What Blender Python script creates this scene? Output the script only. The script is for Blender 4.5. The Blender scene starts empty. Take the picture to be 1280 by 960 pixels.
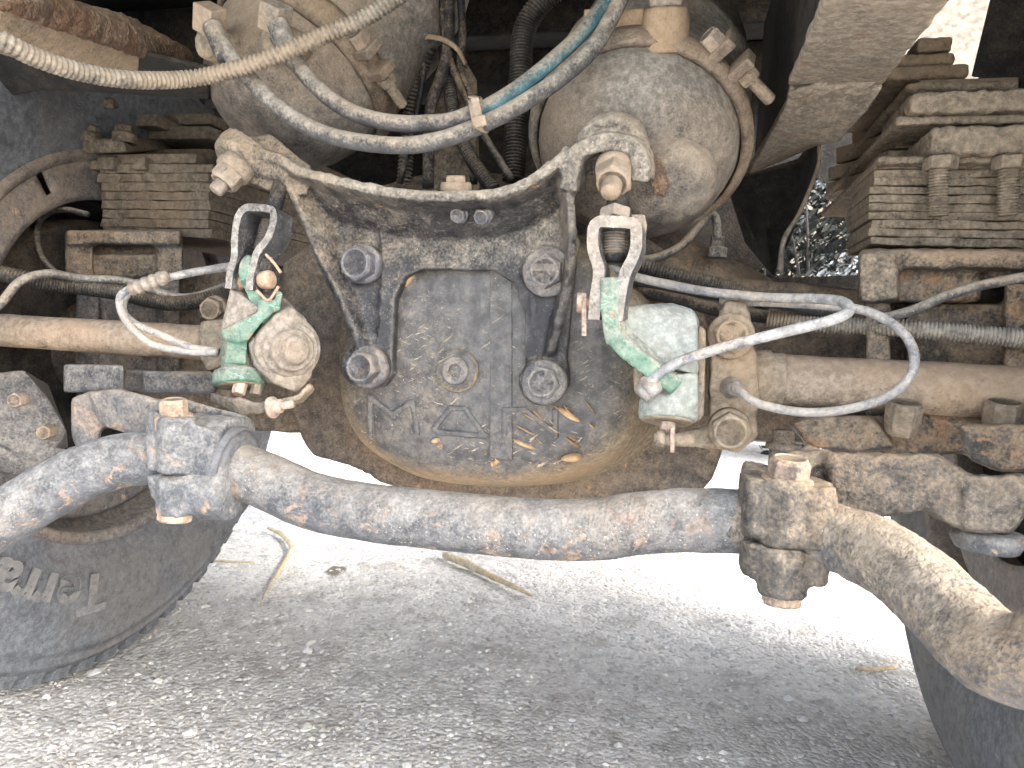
import bpy, bmesh, math, random
from mathutils import Vector, Matrix, noise as mnoise
import numpy as np
R = math.radians
sc = bpy.context.scene
random.seed(7)
# ------------------------------------------------------------------ camera
HC, PIT, PSI, ROL, FPX = 0.579, 0.077, 0.237, 0.047, 924.0
fwd = Vector((-math.sin(PSI)*math.cos(PIT), math.cos(PSI)*math.cos(PIT), -math.sin(PIT)))
rt0 = Vector((math.cos(PSI), math.sin(PSI), 0)); up0 = rt0.cross(fwd)
rt = rt0*math.cos(ROL) + up0*math.sin(ROL); upv = up0*math.cos(ROL) - rt0*math.sin(ROL)
cd = bpy.data.cameras.new("camera"); cam = bpy.data.objects.new("camera", cd)
sc.collection.objects.link(cam)
mw = Matrix((rt, upv, -fwd)).transposed().to_4x4(); mw.translation = (0, 0, HC)
cam.matrix_world = mw
cd.sensor_width = 36; cd.lens = FPX/1280*36; cd.clip_start = 0.02; cd.clip_end = 400
cd.dof.use_dof = True; cd.dof.focus_distance = 0.82; cd.dof.aperture_fstop = 16
sc.camera = cam
# ------------------------------------------------------------------ light
SUN_EL = R(39)
sd = Vector((math.cos(SUN_EL)*0.955, -math.cos(SUN_EL)*0.297, math.sin(SUN_EL))).normalized()  # towards the sun
w = bpy.data.worlds.new("World"); sc.world = w; w.use_nodes = True
nt = w.node_tree; bg = nt.nodes["Background"]
sky = nt.nodes.new("ShaderNodeTexSky"); sky.sky_type = 'NISHITA'; sky.sun_disc = False
sky.sun_elevation = SUN_EL; sky.sun_rotation = math.atan2(sd.x, sd.y)
sky.dust_density = 3.0; sky.air_density = 1.0; sky.ozone_density = 1.0
hs_ = nt.nodes.new('ShaderNodeHueSaturation'); hs_.inputs['Saturation'].default_value = .55
nt.links.new(sky.outputs[0], hs_.inputs['Color']); nt.links.new(hs_.outputs[0], bg.inputs[0]); bg.inputs[1].default_value = 0.15
sl = bpy.data.lights.new("sun", 'SUN'); sl.energy = 1.15; sl.angle = R(14); sl.color = (1, .975, .94)
so = bpy.data.objects.new("sun", sl); sc.collection.objects.link(so)
so.rotation_euler = (-sd).to_track_quat('-Z', 'Y').to_euler()
sc.view_settings.view_transform = 'Standard'; sc.view_settings.look = 'None'
sc.view_settings.exposure = 3.08; sc.view_settings.gamma = 1
sc.render.engine = 'CYCLES'; sc.cycles.max_bounces = 8; sc.cycles.diffuse_bounces = 5
# ------------------------------------------------------------------ helpers
C = sc.collection
def V(px, py, y):
    """the point of the truck's transverse plane at distance y that lies on the sight line through a photo pixel"""
    d = fwd*FPX + rt*(px-640) - upv*(py-480)
    return Vector((0, 0, HC)) + d*(y/d.y)
def dep(p): return (Vector(p)-Vector((0, 0, HC))).dot(fwd)
def S(px, p): return px*dep(p)/FPX          # pixels -> metres at point p
Z = Vector((0, 0, 1)); X = Vector((1, 0, 0)); Y = Vector((0, 1, 0))

def thing(name, label, cat, loc=(0, 0, 0), group=None):
    o = bpy.data.objects.new(name, None); C.objects.link(o); o.empty_display_size = .05
    o.location = loc; o['label'] = label; o['category'] = cat
    if group: o['group'] = group
    return o
def finish(name, bm, mat, parent=None, smooth=True, bevel=0, bseg=2, cast=0, sm=4, disp=0, dsz=.03, label=None, disp2=0, sub=0, kind=None):
    bmesh.ops.recalc_face_normals(bm, faces=bm.faces[:])
    me = bpy.data.meshes.new(name); bm.to_mesh(me); bm.free()
    if smooth:
        me.polygons.foreach_set('use_smooth', [True]*len(me.polygons))
    o = bpy.data.objects.new(name, me); C.objects.link(o); me.materials.append(mat)
    if parent is not None:
        o.parent = parent; top = parent
        off = Vector(parent.location)
        while top.parent is not None:
            top = top.parent; off += Vector(top.location)
        o.location = -off
    if cast:
        m = o.modifiers.new("cast", 'REMESH'); m.mode = 'VOXEL'; m.voxel_size = cast; m.use_smooth_shade = True
        if sm:
            m = o.modifiers.new("soft", 'SMOOTH'); m.factor = .5; m.iterations = sm
    elif bevel:
        m = o.modifiers.new("bevel", 'BEVEL'); m.width = bevel; m.segments = bseg; m.limit_method = 'ANGLE'; m.angle_limit = R(35)
        m.harden_normals = True
    if sub:
        m = o.modifiers.new("sub", 'SUBSURF'); m.levels = sub; m.render_levels = sub
    for amp, size in ((disp, dsz), (disp2, .006)):
        if amp:
            m = o.modifiers.new("lumps", 'DISPLACE'); m.texture = tex(size); m.strength = amp; m.mid_level = .5
            m.texture_coords = 'LOCAL'
    if label: o['label'] = label
    if kind: o['kind'] = kind
    return o
_tx = {}
def tex(size):
    if size not in _tx:
        t = bpy.data.textures.new("lumps", 'CLOUDS'); t.noise_scale = size; t.noise_depth = 3; _tx[size] = t
    return _tx[size]
def catmull(pts, n=8):
    P = [Vector(p) for p in pts]
    if len(P) < 3:
        return [P[0].lerp(P[-1], i/n) for i in range(n+1)]
    P = [P[0]*2-P[1]] + P + [P[-1]*2-P[-2]]
    out = []
    for i in range(1, len(P)-2):
        a, b, c, d = P[i-1:i+3]
        for k in range(n):
            t = k/n
            out.append(.5*((2*b)+(c-a)*t+(2*a-5*b+4*c-d)*t*t+(3*b-a-3*c+d)*t**3))
    out.append(P[-2]); return out
def resample(P, step):
    L = [0]
    for a, b in zip(P, P[1:]): L.append(L[-1]+(b-a).length)
    n = max(2, int(L[-1]/step)); out = []; j = 0
    for i in range(n+1):
        s = L[-1]*i/n
        while j < len(L)-2 and L[j+1] < s: j += 1
        out.append(P[j].lerp(P[j+1], (s-L[j])/max(1e-9, L[j+1]-L[j])))
    return out
def rings(bm, rr, cap=True, close=False):
    vs = [[bm.verts.new(p) for p in r] for r in rr]; n = len(vs[0])
    for a, b in zip(vs, vs[1:]):
        for i in range(n):
            bm.faces.new((a[i], a[(i+1) % n], b[(i+1) % n], b[i]))
    if cap: bm.faces.new(vs[0][::-1]); bm.faces.new(vs[-1])
def sweep(bm, P, rad, seg=14, corr=0, wob=0):
    """tube along P; rad a number or a list over its length; corr = pitch of the corrugation"""
    if corr: P = resample(P, corr/5)
    n = len(P); t = [(P[min(i+1, n-1)]-P[max(i-1, 0)]).normalized() for i in range(n)]
    u = t[0].orthogonal().normalized(); rr = []
    for i in range(n):
        u = (u - t[i]*u.dot(t[i])).normalized(); v = t[i].cross(u)
        f = i/(n-1)
        if isinstance(rad, (list, tuple)):
            x = f*(len(rad)-1); k = min(int(x), len(rad)-2); r = rad[k]+(rad[k+1]-rad[k])*(x-k)
        else: r = rad
        if corr: r *= (1.0, 1.0, .92, .74, .92)[i % 5]
        ring = []
        for k in range(seg):
            a = 2*math.pi*k/seg; q = r
            if wob: q = r*(1+wob*mnoise.noise(P[i]*45+Vector((math.cos(a), math.sin(a), 0))*1.2))
            ring.append(P[i]+u*(q*math.cos(a))+v*(q*math.sin(a)))
        rr.append(ring)
    rings(bm, rr)
def px_path(pts, n=8): return catmull([V(*p) for p in pts], n)
def tubeo(name, pts, r, mat, parent=None, corr=0, seg=14, wob=0, n=8, **k):
    bm = bmesh.new(); sweep(bm, px_path(pts, n), r, seg, corr, wob); return finish(name, bm, mat, parent, **k)
def frame(axis):
    a = Vector(axis).normalized(); u = a.orthogonal().normalized()
    if abs(a.z) < .95: u = (Z - a*a.z).normalized()
    return a, u, a.cross(u)
def lathe(bm, c, axis, prof, seg=40, hexa=False, rot=0, cap=True):
    """prof: (radius, distance along axis)"""
    a, u, v = frame(axis); c = Vector(c); n = 6 if hexa else seg
    rr = [[c+a*h+(u*math.cos(2*math.pi*k/n+rot)+v*math.sin(2*math.pi*k/n+rot))*max(r, 1e-5) for k in range(n)] for r, h in prof]
    rings(bm, rr, cap)
def hull(bm, pts):
    vs = [bm.verts.new(p if isinstance(p, Vector) else V(*p)) for p in pts]
    r = bmesh.ops.convex_hull(bm, input=vs)
    dead = [e for e in set(r['geom_interior']) | set(r['geom_unused']) if isinstance(e, bmesh.types.BMVert) and e.is_valid]
    if dead: bmesh.ops.delete(bm, geom=dead, context='VERTS')
def prism(bm, pts, y0, y1):
    """outline (px,py) on the plane y0, pushed straight back to y1"""
    A = [V(a, b, y0) for a, b in pts]; d = Vector((0, y1-y0, 0))
    a = [bm.verts.new(p) for p in A]; b = [bm.verts.new(p+d) for p in A]; n = len(a)
    bm.faces.new(a); bm.faces.new(b[::-1])
    for i in range(n): bm.faces.new((a[i], b[i], b[(i+1) % n], a[(i+1) % n]))
def box(bm, lo, hi, M=None):
    vs = [bm.verts.new((M @ Vector((x, y, z))) if M else (x, y, z)) for x in (lo[0], hi[0]) for y in (lo[1], hi[1]) for z in (lo[2], hi[2])]
    for f in ((0, 1, 3, 2), (4, 6, 7, 5), (0, 4, 5, 1), (2, 3, 7, 6), (0, 2, 6, 4), (1, 5, 7, 3)): bm.faces.new([vs[i] for i in f])
def slab(bm, A, B, th):
    """solid strip between two polylines, thickness th"""
    n = len(A); N = []
    for i in range(n):
        t = (A[min(i+1, n-1)]-A[max(i-1, 0)]); N.append(t.cross(B[i]-A[i]).normalized())
    rr = [[A[i]+N[i]*th/2, B[i]+N[i]*th/2, B[i]-N[i]*th/2, A[i]-N[i]*th/2] for i in range(n)]
    rings(bm, rr)
def strap(bm, P, wdir, w, t):
    wd = Vector(wdir).normalized(); n = len(P); rr = []
    for i in range(n):
        T = (P[min(i+1, n-1)]-P[max(i-1, 0)]).normalized(); q = (wd-T*wd.dot(T)).normalized(); m = T.cross(q)
        rr.append([P[i]+q*w/2+m*t/2, P[i]-q*w/2+m*t/2, P[i]-q*w/2-m*t/2, P[i]+q*w/2-m*t/2])
    rings(bm, rr)
def bolt(parent, c, axis, r, mat, h=None, washer=0, stud=0, wmat=None, rot=0, name='bolt', deep=.012):
    """hexagon head r across corners/2 on c, sticking out along axis"""
    h = h or r*.75; o = None
    bm = bmesh.new()
    lathe(bm, c, axis, [(r*.9, -deep), (r, 0), (r, h*.86), (r*.86, h)], hexa=True, rot=rot)
    o = finish(name, bm, mat, parent, smooth=False, bevel=r*.05)
    bm = bmesh.new(); lathe(bm, c, axis, [(r*.84, h*.5), (r*.84, h*1.03), (r*.72, h*1.07), (r*.68, h*1.0), (.0, h*1.0)], seg=24)
    finish('bolt_head_face', bm, mat, o)
    if washer:
        bm = bmesh.new(); lathe(bm, c, axis, [(washer, -deep), (washer, -.001), (washer*.94, r*.16), (r*.7, r*.18)], seg=32)
        finish('washer', bm, wmat or mat, o)
    if stud:
        bm = bmesh.new(); pr = []
        a = h; 
        while a < h+stud: pr += [(r*.52, a), (r*.46, a+.0009)]; a += .0018
        pr += [(r*.5, a), (r*.42, a+.002)]
        lathe(bm, c, axis, pr, seg=20); finish('stud', bm, mat, o)
    return o
# ------------------------------------------------------------------ materials
class N:
    def __init__(s, mat): s.t = mat.node_tree
    def n(s, typ, **k):
        o = s.t.nodes.new(typ)
        for a, b in k.items(): setattr(o, a, b)
        return o
    def l(s, a, b): s.t.links.new(a, b)
    def math(s, op, a, b=None, c=None, clamp=False):
        o = s.n("ShaderNodeMath", operation=op); o.use_clamp = clamp
        for i, v in enumerate((a, b, c)):
            if v is None: continue
            if isinstance(v, (int, float)): o.inputs[i].default_value = v
            else: s.l(v, o.inputs[i])
        return o.outputs[0]
    def mapr(s, v, a, b, c=0, d=1, smooth=True):
        o = s.n("ShaderNodeMapRange"); o.interpolation_type = 'SMOOTHSTEP' if smooth else 'LINEAR'
        s.l(v, o.inputs[0])
        for i, x in enumerate((a, b, c, d)): o.inputs[i+1].default_value = x
        return o.outputs[0]
    def noise(s, vec, scale, detail=4, rough=.6, dist=0, seed=0):
        o = s.n("ShaderNodeTexNoise"); s.l(vec, o.inputs['Vector']); o.inputs['Scale'].default_value = scale
        o.inputs['Detail'].default_value = detail; o.inputs['Roughness'].default_value = rough; o.inputs['Distortion'].default_value = dist
        return o.outputs[0]
    def mapping(s, vec, loc=(0, 0, 0), rot=(0, 0, 0), scale=(1, 1, 1)):
        o = s.n("ShaderNodeMapping"); s.l(vec, o.inputs[0]); o.inputs[1].default_value = loc; o.inputs[2].default_value = rot; o.inputs[3].default_value = scale
        return o.outputs[0]
    def mix(s, f, a, b, mode='MIX'):
        o = s.n("ShaderNodeMix", data_type='RGBA', blend_type=mode)
        if isinstance(f, (int, float)): o.inputs[0].default_value = f
        else: s.l(f, o.inputs[0])
        for i, v in ((6, a), (7, b)):
            if isinstance(v, tuple): o.inputs[i].default_value = (*v[:3], 1)
            else: s.l(v, o.inputs[i])
        return o.outputs[2]
_seed = [0]
def grime(name, paint, dust, bias=0, rust=None, rth=.6, speck=0, scratch=0, rough=.55, bump=.6, up=.5, sharp=.25, rscale=22, metal=0, scr_col=None, scr_rot=(0, .5, 0), fib=0, fine=1.0, side=0, front=0, zg=None, wear=0):
    """painted or bare surface under a broken coat of road dust; bias raises the dust"""
    m = bpy.data.materials.new(name); m.use_nodes = True; q = N(m); b = m.node_tree.nodes["Principled BSDF"]
    _seed[0] += 1.7
    tc = q.n("ShaderNodeTexCoord"); vec = q.mapping(tc.outputs['Object'], loc=(_seed[0], _seed[0]*.3, 0))
    A = q.noise(vec, 8, 6, .62); B = q.noise(vec, 55, 6, .68); Cn = q.noise(vec, 330*fine, 4, .6)
    geo = q.n("ShaderNodeNewGeometry"); sp = q.n("ShaderNodeSeparateXYZ"); q.l(geo.outputs['Normal'], sp.inputs[0])
    u = q.math('MULTIPLY', sp.outputs[2], up*.5)
    m1 = q.math('ADD', q.math('MULTIPLY', A, .8), q.math('MULTIPLY', B, .7))
    m1 = q.math('ADD', m1, q.math('MULTIPLY', Cn, .95)); m1 = q.math('ADD', m1, u)
    if side: m1 = q.math('ADD', m1, q.math('MULTIPLY', q.math('SUBTRACT', .8, q.math('ABSOLUTE', sp.outputs[1])), side))
    if zg:
        so_ = q.n("ShaderNodeSeparateXYZ"); q.l(tc.outputs['Object'], so_.inputs[0]); m1 = q.math('ADD', m1, q.mapr(so_.outputs[2], zg[0], zg[1], 0, zg[2]))
    if front: m1 = q.math('ADD', m1, q.math('MULTIPLY', sp.outputs[1], -front))
    mask = q.mapr(m1, 1.28-bias-sharp, 1.28-bias+sharp)
    d2 = q.noise(vec, 120, 5, .7)
    dcol = q.mix(q.mapr(d2, .35, .68), tuple(c*.62 for c in dust), tuple(min(1, c*1.22) for c in dust))
    warm = q.noise(vec, 5, 3, .5)
    dcol = q.mix(q.mapr(warm, .4, .62, 0, .6), dcol, (dust[0]*1.12, dust[1]*.93, dust[2]*.74))
    pcol = q.mix(q.mapr(B, .3, .7), tuple(c*.6 for c in paint), tuple(min(1, c*1.5) for c in paint))
    hb = q.math('MULTIPLY', mask, .35)
    if rust:
        rn = q.noise(vec, rscale, 4, .62, .6); rm = q.mapr(rn, rth-.015, rth+.02)
        rc = q.mix(q.mapr(q.noise(vec, 200, 3), .35, .65), tuple(c*.55 for c in rust), tuple(min(1, c*1.25) for c in rust))
        pcol = q.mix(rm, pcol, rc); mask = q.math('MULTIPLY', mask, q.mapr(rm, 0, 1, 1, .45))
        hb = q.math('SUBTRACT', hb, q.math('MULTIPLY', rm, .3))
    col = q.mix(mask, pcol, dcol)
    if speck:
        s = q.noise(vec, 300*fine, 5, .72); s = q.mapr(s, .69-speck*.07, .74-speck*.07)
        s2 = q.mapr(A, .42, .6, .25, 1); s = q.math('MULTIPLY', s, s2)
        col = q.mix(s, col, (.50, .47, .42))
        hb = q.math('ADD', hb, q.math('MULTIPLY', s, .2))
    if wear:
        w_ = q.mapr(q.math('ADD', geo.outputs['Pointiness'], q.math('MULTIPLY', B, .05)), .535, .575); w_ = q.math('MULTIPLY', w_, wear)
        col = q.mix(w_, col, (.42, .38, .32))
    if scratch:
        for k, (rx, sc_) in enumerate((((scr_rot), 1.0), ((scr_rot[0], scr_rot[1]-.9, scr_rot[2]), 1.6))):
            v2 = q.mapping(q.mapping(tc.outputs['Object'], rot=rx), scale=(45*sc_, 60, 260*sc_))
            s = q.noise(v2, 1.0, 4, .65, .5); s = q.mapr(s, .68-scratch*.12, .73-scratch*.12)
            s = q.math('MULTIPLY', s, q.mapr(q.noise(vec, 14, 3), .45, .58))
            col = q.mix(s, col, scr_col or dust)
            hb = q.math('ADD', hb, q.math('MULTIPLY', s, .25))
    if fib:   # fibrous crust of caked mud
        rd = q.n("ShaderNodeTexNoise"); rd.noise_type = 'RIDGED_MULTIFRACTAL'; q.l(vec, rd.inputs['Vector'])
        rd.inputs['Scale'].default_value = 95; rd.inputs['Detail'].default_value = 3; rd.inputs['Roughness'].default_value = .55; rd.inputs['Distortion'].default_value = .8
        e = q.mapr(rd.outputs[0], .3, 1.3)
        hb = q.math('ADD', hb, q.math('MULTIPLY', e, .45*fib))
        col = q.mix(q.math('MULTIPLY', e, .7*fib), col, tuple(min(1, c*1.25) for c in dust))
    h = q.math('ADD', q.math('MULTIPLY', Cn, .55), q.math('MULTIPLY', B, .8)); h = q.math('ADD', h, hb)
    bp = q.n("ShaderNodeBump"); bp.inputs['Strength'].default_value = bump; bp.inputs['Distance'].default_value = .0022
    q.l(h, bp.inputs['Height']); q.l(bp.outputs[0], b.inputs['Normal'])
    q.l(col, b.inputs['Base Color']); b.inputs['Metallic'].default_value = metal
    q.l(q.mapr(mask, 0, 1, rough, .95), b.inputs['Roughness'])
    b.inputs['Specular IOR Level'].default_value = .35
    return m
DUST = (.32, .265, .20); DUSTG = (.36, .325, .28); RUST = (.34, .16, .09); RUSTL = (.45, .27, .18)
M_cover = grime('black_cover_paint', (.095, .091, .089), (.31, .25, .175), -.06, rust=(.42, .25, .13), rth=.69, speck=.8, scratch=.55, scr_col=(.46, .36, .25), up=-.3, rough=.45, sharp=.34, side=.95, scr_rot=(0, .6, 0))
M_coverf = grime('cover_casting_marks', (.097, .093, .091), (.31, .25, .175), -.23, speck=.8, scratch=.5, up=-.2, rough=.45, sharp=.34)
M_house = grime('axle_housing_brown', (.06, .053, .048), (.26, .205, .15), .03, rust=(.30, .18, .10), rth=.64, speck=.4, up=.5, sharp=.35)
M_brk = grime('black_bracket_paint', (.032, .032, .036), (.34, .30, .24), -.20, speck=1.0, up=.55, rough=.42, rust=(.36, .22, .12), rth=.70, sharp=.34, zg=(.60, .73, .36), wear=.12)
M_brk_bolt = grime('bracket_bolt', (.12, .12, .135), (.34, .31, .27), .02, rough=.45, metal=.2, speck=.5)
M_chamb = grime('chamber_dusty', (.07, .068, .068), (.30, .27, .228), .24, speck=.4, up=.75, rough=.6, fine=1.3, sharp=.42)
M_chamb_d = grime('chamber_band', (.10, .078, .065), (.28, .24, .19), .2, rust=(.17, .115, .09), rth=.6, sharp=.35)
M_bar = grime('stabiliser_blue_paint', (.068, .073, .084), (.27, .26, .24), .0, rust=(.21, .16, .13), rth=.585, speck=1.2, up=.55, rough=.55, rscale=40, sharp=.34, fine=1.2)
M_bar_mud = grime('stabiliser_mud', (.07, .08, .10), (.29, .245, .19), .12, speck=.7, up=.4, fib=1.0, sharp=.26, bump=1.5)
M_clampL = grime('clamp_left_paint', (.068, .075, .088), (.27, .255, .23), .04, rust=(.27, .20, .155), rth=.60, speck=.8, up=.6, sharp=.32, fib=.25)
M_clampR = grime('clamp_right_mud', (.038, .037, .037), (.245, .203, .152), -.01, rust=(.36, .22, .13), rth=.74, speck=.5, up=.5, fib=1, sharp=.34)
M_bolt = grime('rusty_bolt', (.17, .13, .11), (.40, .33, .26), .12, rust=(.34, .22, .16), rth=.6)
M_dust = grime('thick_dust', (.13, .11, .09), DUST, .3, up=.2, speck=.1)
M_dustpale = grime('pale_dust', (.17, .15, .13), (.315, .272, .225), .30, up=.2, speck=.1)
M_tube = grime('tube_dust', (.12, .10, .085), (.36, .295, .23), .33, up=.3, bump=.7, fib=.3)
M_leaf_shaded = grime('left_spring_mud_shaded', (.05, .042, .035), (.17, .14, .105), .25, up=.2, bump=1.0, fib=.3)  # spring mud darkened, the shade on the left side painted into its colour
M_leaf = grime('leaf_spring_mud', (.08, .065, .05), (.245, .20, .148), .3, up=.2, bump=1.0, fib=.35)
M_seat = grime('spring_seat', (.05, .047, .045), (.28, .225, .165), .1, fib=.6, speck=.3, up=.6, rust=(.24, .14, .08), rth=.62)
M_seatL = grime('spring_seat_left', (.065, .065, .07), (.26, .235, .205), .03, speck=.3, up=.6)
M_green = grime('green_paint', (.11, .21, .155), (.36, .345, .295), .05, up=.6, speck=.4, rust=(.40, .28, .18), rth=.66, sharp=.3, scratch=.7, scr_col=(.30, .52, .40))
M_greenpale = grime('green_paint_dusted', (.20, .275, .235), (.34, .36, .34), .27, up=.4, sharp=.5, speck=.3)
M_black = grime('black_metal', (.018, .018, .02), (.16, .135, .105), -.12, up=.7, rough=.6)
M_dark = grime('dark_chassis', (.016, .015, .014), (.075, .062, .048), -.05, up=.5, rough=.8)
M_rail = grime('frame_rail', (.10, .09, .075), (.29, .25, .20), .28, up=.1, rust=(.26, .15, .09), rth=.64)
M_railrust = grime('flaking_rail_edge', (.085, .055, .04), (.26, .20, .145), .05, rust=(.14, .08, .05), rth=.54, bump=1.2, fib=.5)
M_hose = grime('rubber_hose', (.06, .06, .063), (.31, .28, .235), .12, up=.8, speck=.6, rough=.6)
M_hoseb = grime('teal_hose', (.04, .10, .12), (.30, .28, .24), .02, up=.8, speck=.6, rough=.5)
M_cable = grime('pale_cable', (.22, .23, .25), (.45, .43, .40), .08, up=.3, speck=.4)
M_cabled = grime('dark_cable', (.02, .02, .022), (.25, .21, .16), -.05, up=.8)
M_cond = grime('corrugated_conduit', (.06, .055, .05), (.27, .245, .205), .25, up=.5, bump=.15)
M_condd = grime('dark_conduit', (.022, .021, .02), (.18, .15, .115), -.02, up=.6, bump=.2)
M_zinc = grime('dusty_zinc', (.36, .35, .34), (.42, .37, .31), .05, metal=.4, rough=.45)
M_thread = grime('threaded_steel', (.16, .15, .14), (.30, .26, .21), .0, metal=.5, rough=.4)
M_yoke = grime('yoke_steel', (.05, .05, .054), (.32, .295, .265), -.12, up=.3, speck=1.3, front=.36)
M_pin = grime('pink_rusty_pin', (.34, .23, .18), (.50, .39, .31), .15)
M_rubber = grime('tyre_rubber', (.075, .08, .088), (.15, .16, .175), .1, up=.3, rough=.75, bump=.3, scratch=.3, scr_col=(.22, .22, .2), sharp=.4)
M_letter = grime('tyre_lettering', (.12, .125, .135), (.20, .205, .21), .12, up=.1, bump=.3)
M_drum = grime('brake_drum', (.06, .06, .068), (.23, .205, .18), .1, rust=(.28, .20, .15), rth=.66, up=.4, sharp=.35)
M_wood = grime('dry_stick', (.40, .33, .22), (.46, .39, .28), 0, bump=.6)
M_stone = None
def ground_mat():
    m = bpy.data.materials.new('gravel_ground'); m.use_nodes = True; q = N(m); b = m.node_tree.nodes["Principled BSDF"]
    tc = q.n("ShaderNodeTexCoord"); v = tc.outputs['Object']
    A = q.noise(v, 1.7, 6, .6); B = q.noise(v, 24, 6, .7); Cn = q.noise(v, 190, 4, .65)
    c = q.mix(q.mapr(A, .38, .62), (.47, .44, .39), (.64, .60, .54))
    c = q.mix(q.mapr(B, .38, .66, 0, .6), c, (.30, .28, .25))
    vo = q.n("ShaderNodeTexVoronoi"); q.l(v, vo.inputs[0]); vo.inputs['Scale'].default_value = 130
    hs = q.n("ShaderNodeSeparateColor"); q.l(vo.outputs['Color'], hs.inputs[0])
    c = q.mix(q.mapr(hs.outputs[0], .55, 1, 0, .6), c, (.62, .60, .57))
    c = q.mix(q.mapr(hs.outputs[1], .7, 1, 0, .6), c, (.22, .205, .19))
    spots = q.mapr(q.noise(v, 5.5, 2, .4), .70, .74)
    c = q.mix(spots, c, (.13, .11, .085))
    c = q.mix(q.mapr(q.noise(v, 9, 4, .6), .56, .66, 0, .55), c, (.26, .235, .20))
    q.l(c, b.inputs['Base Color']); b.inputs['Roughness'].default_value = .95
    h = q.math('ADD', q.math('MULTIPLY', vo.outputs['Distance'], -.8), q.math('MULTIPLY', Cn, .6)); h = q.math('ADD', h, B)
    bp = q.n("ShaderNodeBump"); bp.inputs['Strength'].default_value = .8; bp.inputs['Distance'].default_value = .006
    q.l(h, bp.inputs['Height']); q.l(bp.outputs[0], b.inputs['Normal']); return m
def stone_mat():
    m = bpy.data.materials.new('gravel_stones'); m.use_nodes = True; q = N(m); b = m.node_tree.nodes["Principled BSDF"]
    g = q.n("ShaderNodeNewGeometry"); r = g.outputs['Random Per Island']
    cr = q.n("ShaderNodeValToRGB"); q.l(r, cr.inputs[0]); e = cr.color_ramp
    cols = [(.28, .26, .23), (.42, .39, .34), (.48, .45, .40), (.40, .40, .40), (.52, .485, .43), (.66, .63, .57), (.46, .42, .355)]
    e.elements[0].color = (*cols[0], 1); e.elements[1].color = (*cols[-1], 1)
    for i, c in enumerate(cols[1:-1]): e.elements.new((i+1)/6).color = (*c, 1)
    tc = q.n("ShaderNodeTexCoord"); n = q.noise(tc.outputs['Object'], 260, 4, .7)
    q.l(q.mix(q.mapr(n, .35, .65, 0, .5), cr.outputs[0], (.52, .485, .43)), b.inputs['Base Color'])
    b.inputs['Roughness'].default_value = .9; return m
M_ground = ground_mat(); M_gravel = stone_mat()
# ------------------------------------------------------------------ ground
def ground_h(x, y):
    return .012*mnoise.noise(Vector((x*1.7, y*1.7, 3))) + .006*mnoise.noise(Vector((x*7, y*7, 1))) - .008
bm = bmesh.new()
def axis_pts(lo, hi, dense, far): 
    a = list(np.arange(lo, hi+1e-6, dense)); s = dense; o = hi
    while o < far: s *= 1.5; o += s; a.append(o)
    s = dense; o = lo
    while o > -far: s *= 1.5; o -= s; a.insert(0, o)
    return a
gx = axis_pts(-2.0, 2.2, .016, 150); gy = axis_pts(.5, 3.4, .016, 150)
gv = [[bm.verts.new((x, y, ground_h(x, y) + (.0045*random.random()**2 if abs(x) < 2.2 and .4 < y < 3.5 else 0))) for x in gx] for y in gy]
for j in range(len(gy)-1):
    for i in range(len(gx)-1): bm.faces.new((gv[j][i], gv[j][i+1], gv[j+1][i+1], gv[j+1][i]))
g = finish('ground', bm, M_ground); g['kind'] = 'structure'
# loose gravel: chips of stone, many thousand, so one object
rng = np.random.default_rng(3)
ico = bmesh.new(); bmesh.ops.create_icosphere(ico, subdivisions=1, radius=1); iv = np.array([v.co[:] for v in ico.verts]); ifc = np.array([[v.index for v in f.verts] for f in ico.faces]); ico.free()
def gravel(n, xr, yr, smin, smax, seed):
    r = np.random.default_rng(seed); vs = []; fs = []
    for i in range(n):
        x = r.uniform(*xr); y = yr[0]+(yr[1]-yr[0])*r.random()**1.5
        dens = mnoise.noise(Vector((x*2.3, y*2.3, 9)))
        if dens < -.25 and r.random() < .6: continue
        s = smin*(smax/smin)**(r.random()**2.2)
        a = r.uniform(0, 6.28); ca, sa = math.cos(a), math.sin(a)
        p = iv*r.uniform(.72, 1.2, (12, 1))*np.array([s*r.uniform(.8, 1.5), s, s*r.uniform(.45, .8)])
        q = np.stack([p[:, 0]*ca-p[:, 1]*sa+x, p[:, 0]*sa+p[:, 1]*ca+y, p[:, 2]+ground_h(x, y)+s*.15], 1)
        fs.append(ifc+12*len(vs)); vs.append(q)
    return np.concatenate(vs), np.concatenate(fs)
v2, f2 = gravel(1500, (-1.4, 1.6), (.8, 3.0), .0035, .0105, 11)
v1, f1 = gravel(70000, (-1.5, 1.7), (.75, 3.0), .0013, .0048, 5)
f1 = np.concatenate([f1, f2+len(v1)]); v1 = np.concatenate([v1, v2])
me = bpy.data.meshes.new('gravel'); me.from_pydata(v1.tolist(), [], f1.tolist()); me.materials.append(M_gravel)
go = bpy.data.objects.new('gravel', me); C.objects.link(go); go['kind'] = 'stuff'
go['label'] = 'loose grey gravel chips strewn over the ground under the truck'; go['category'] = 'gravel'
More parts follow.
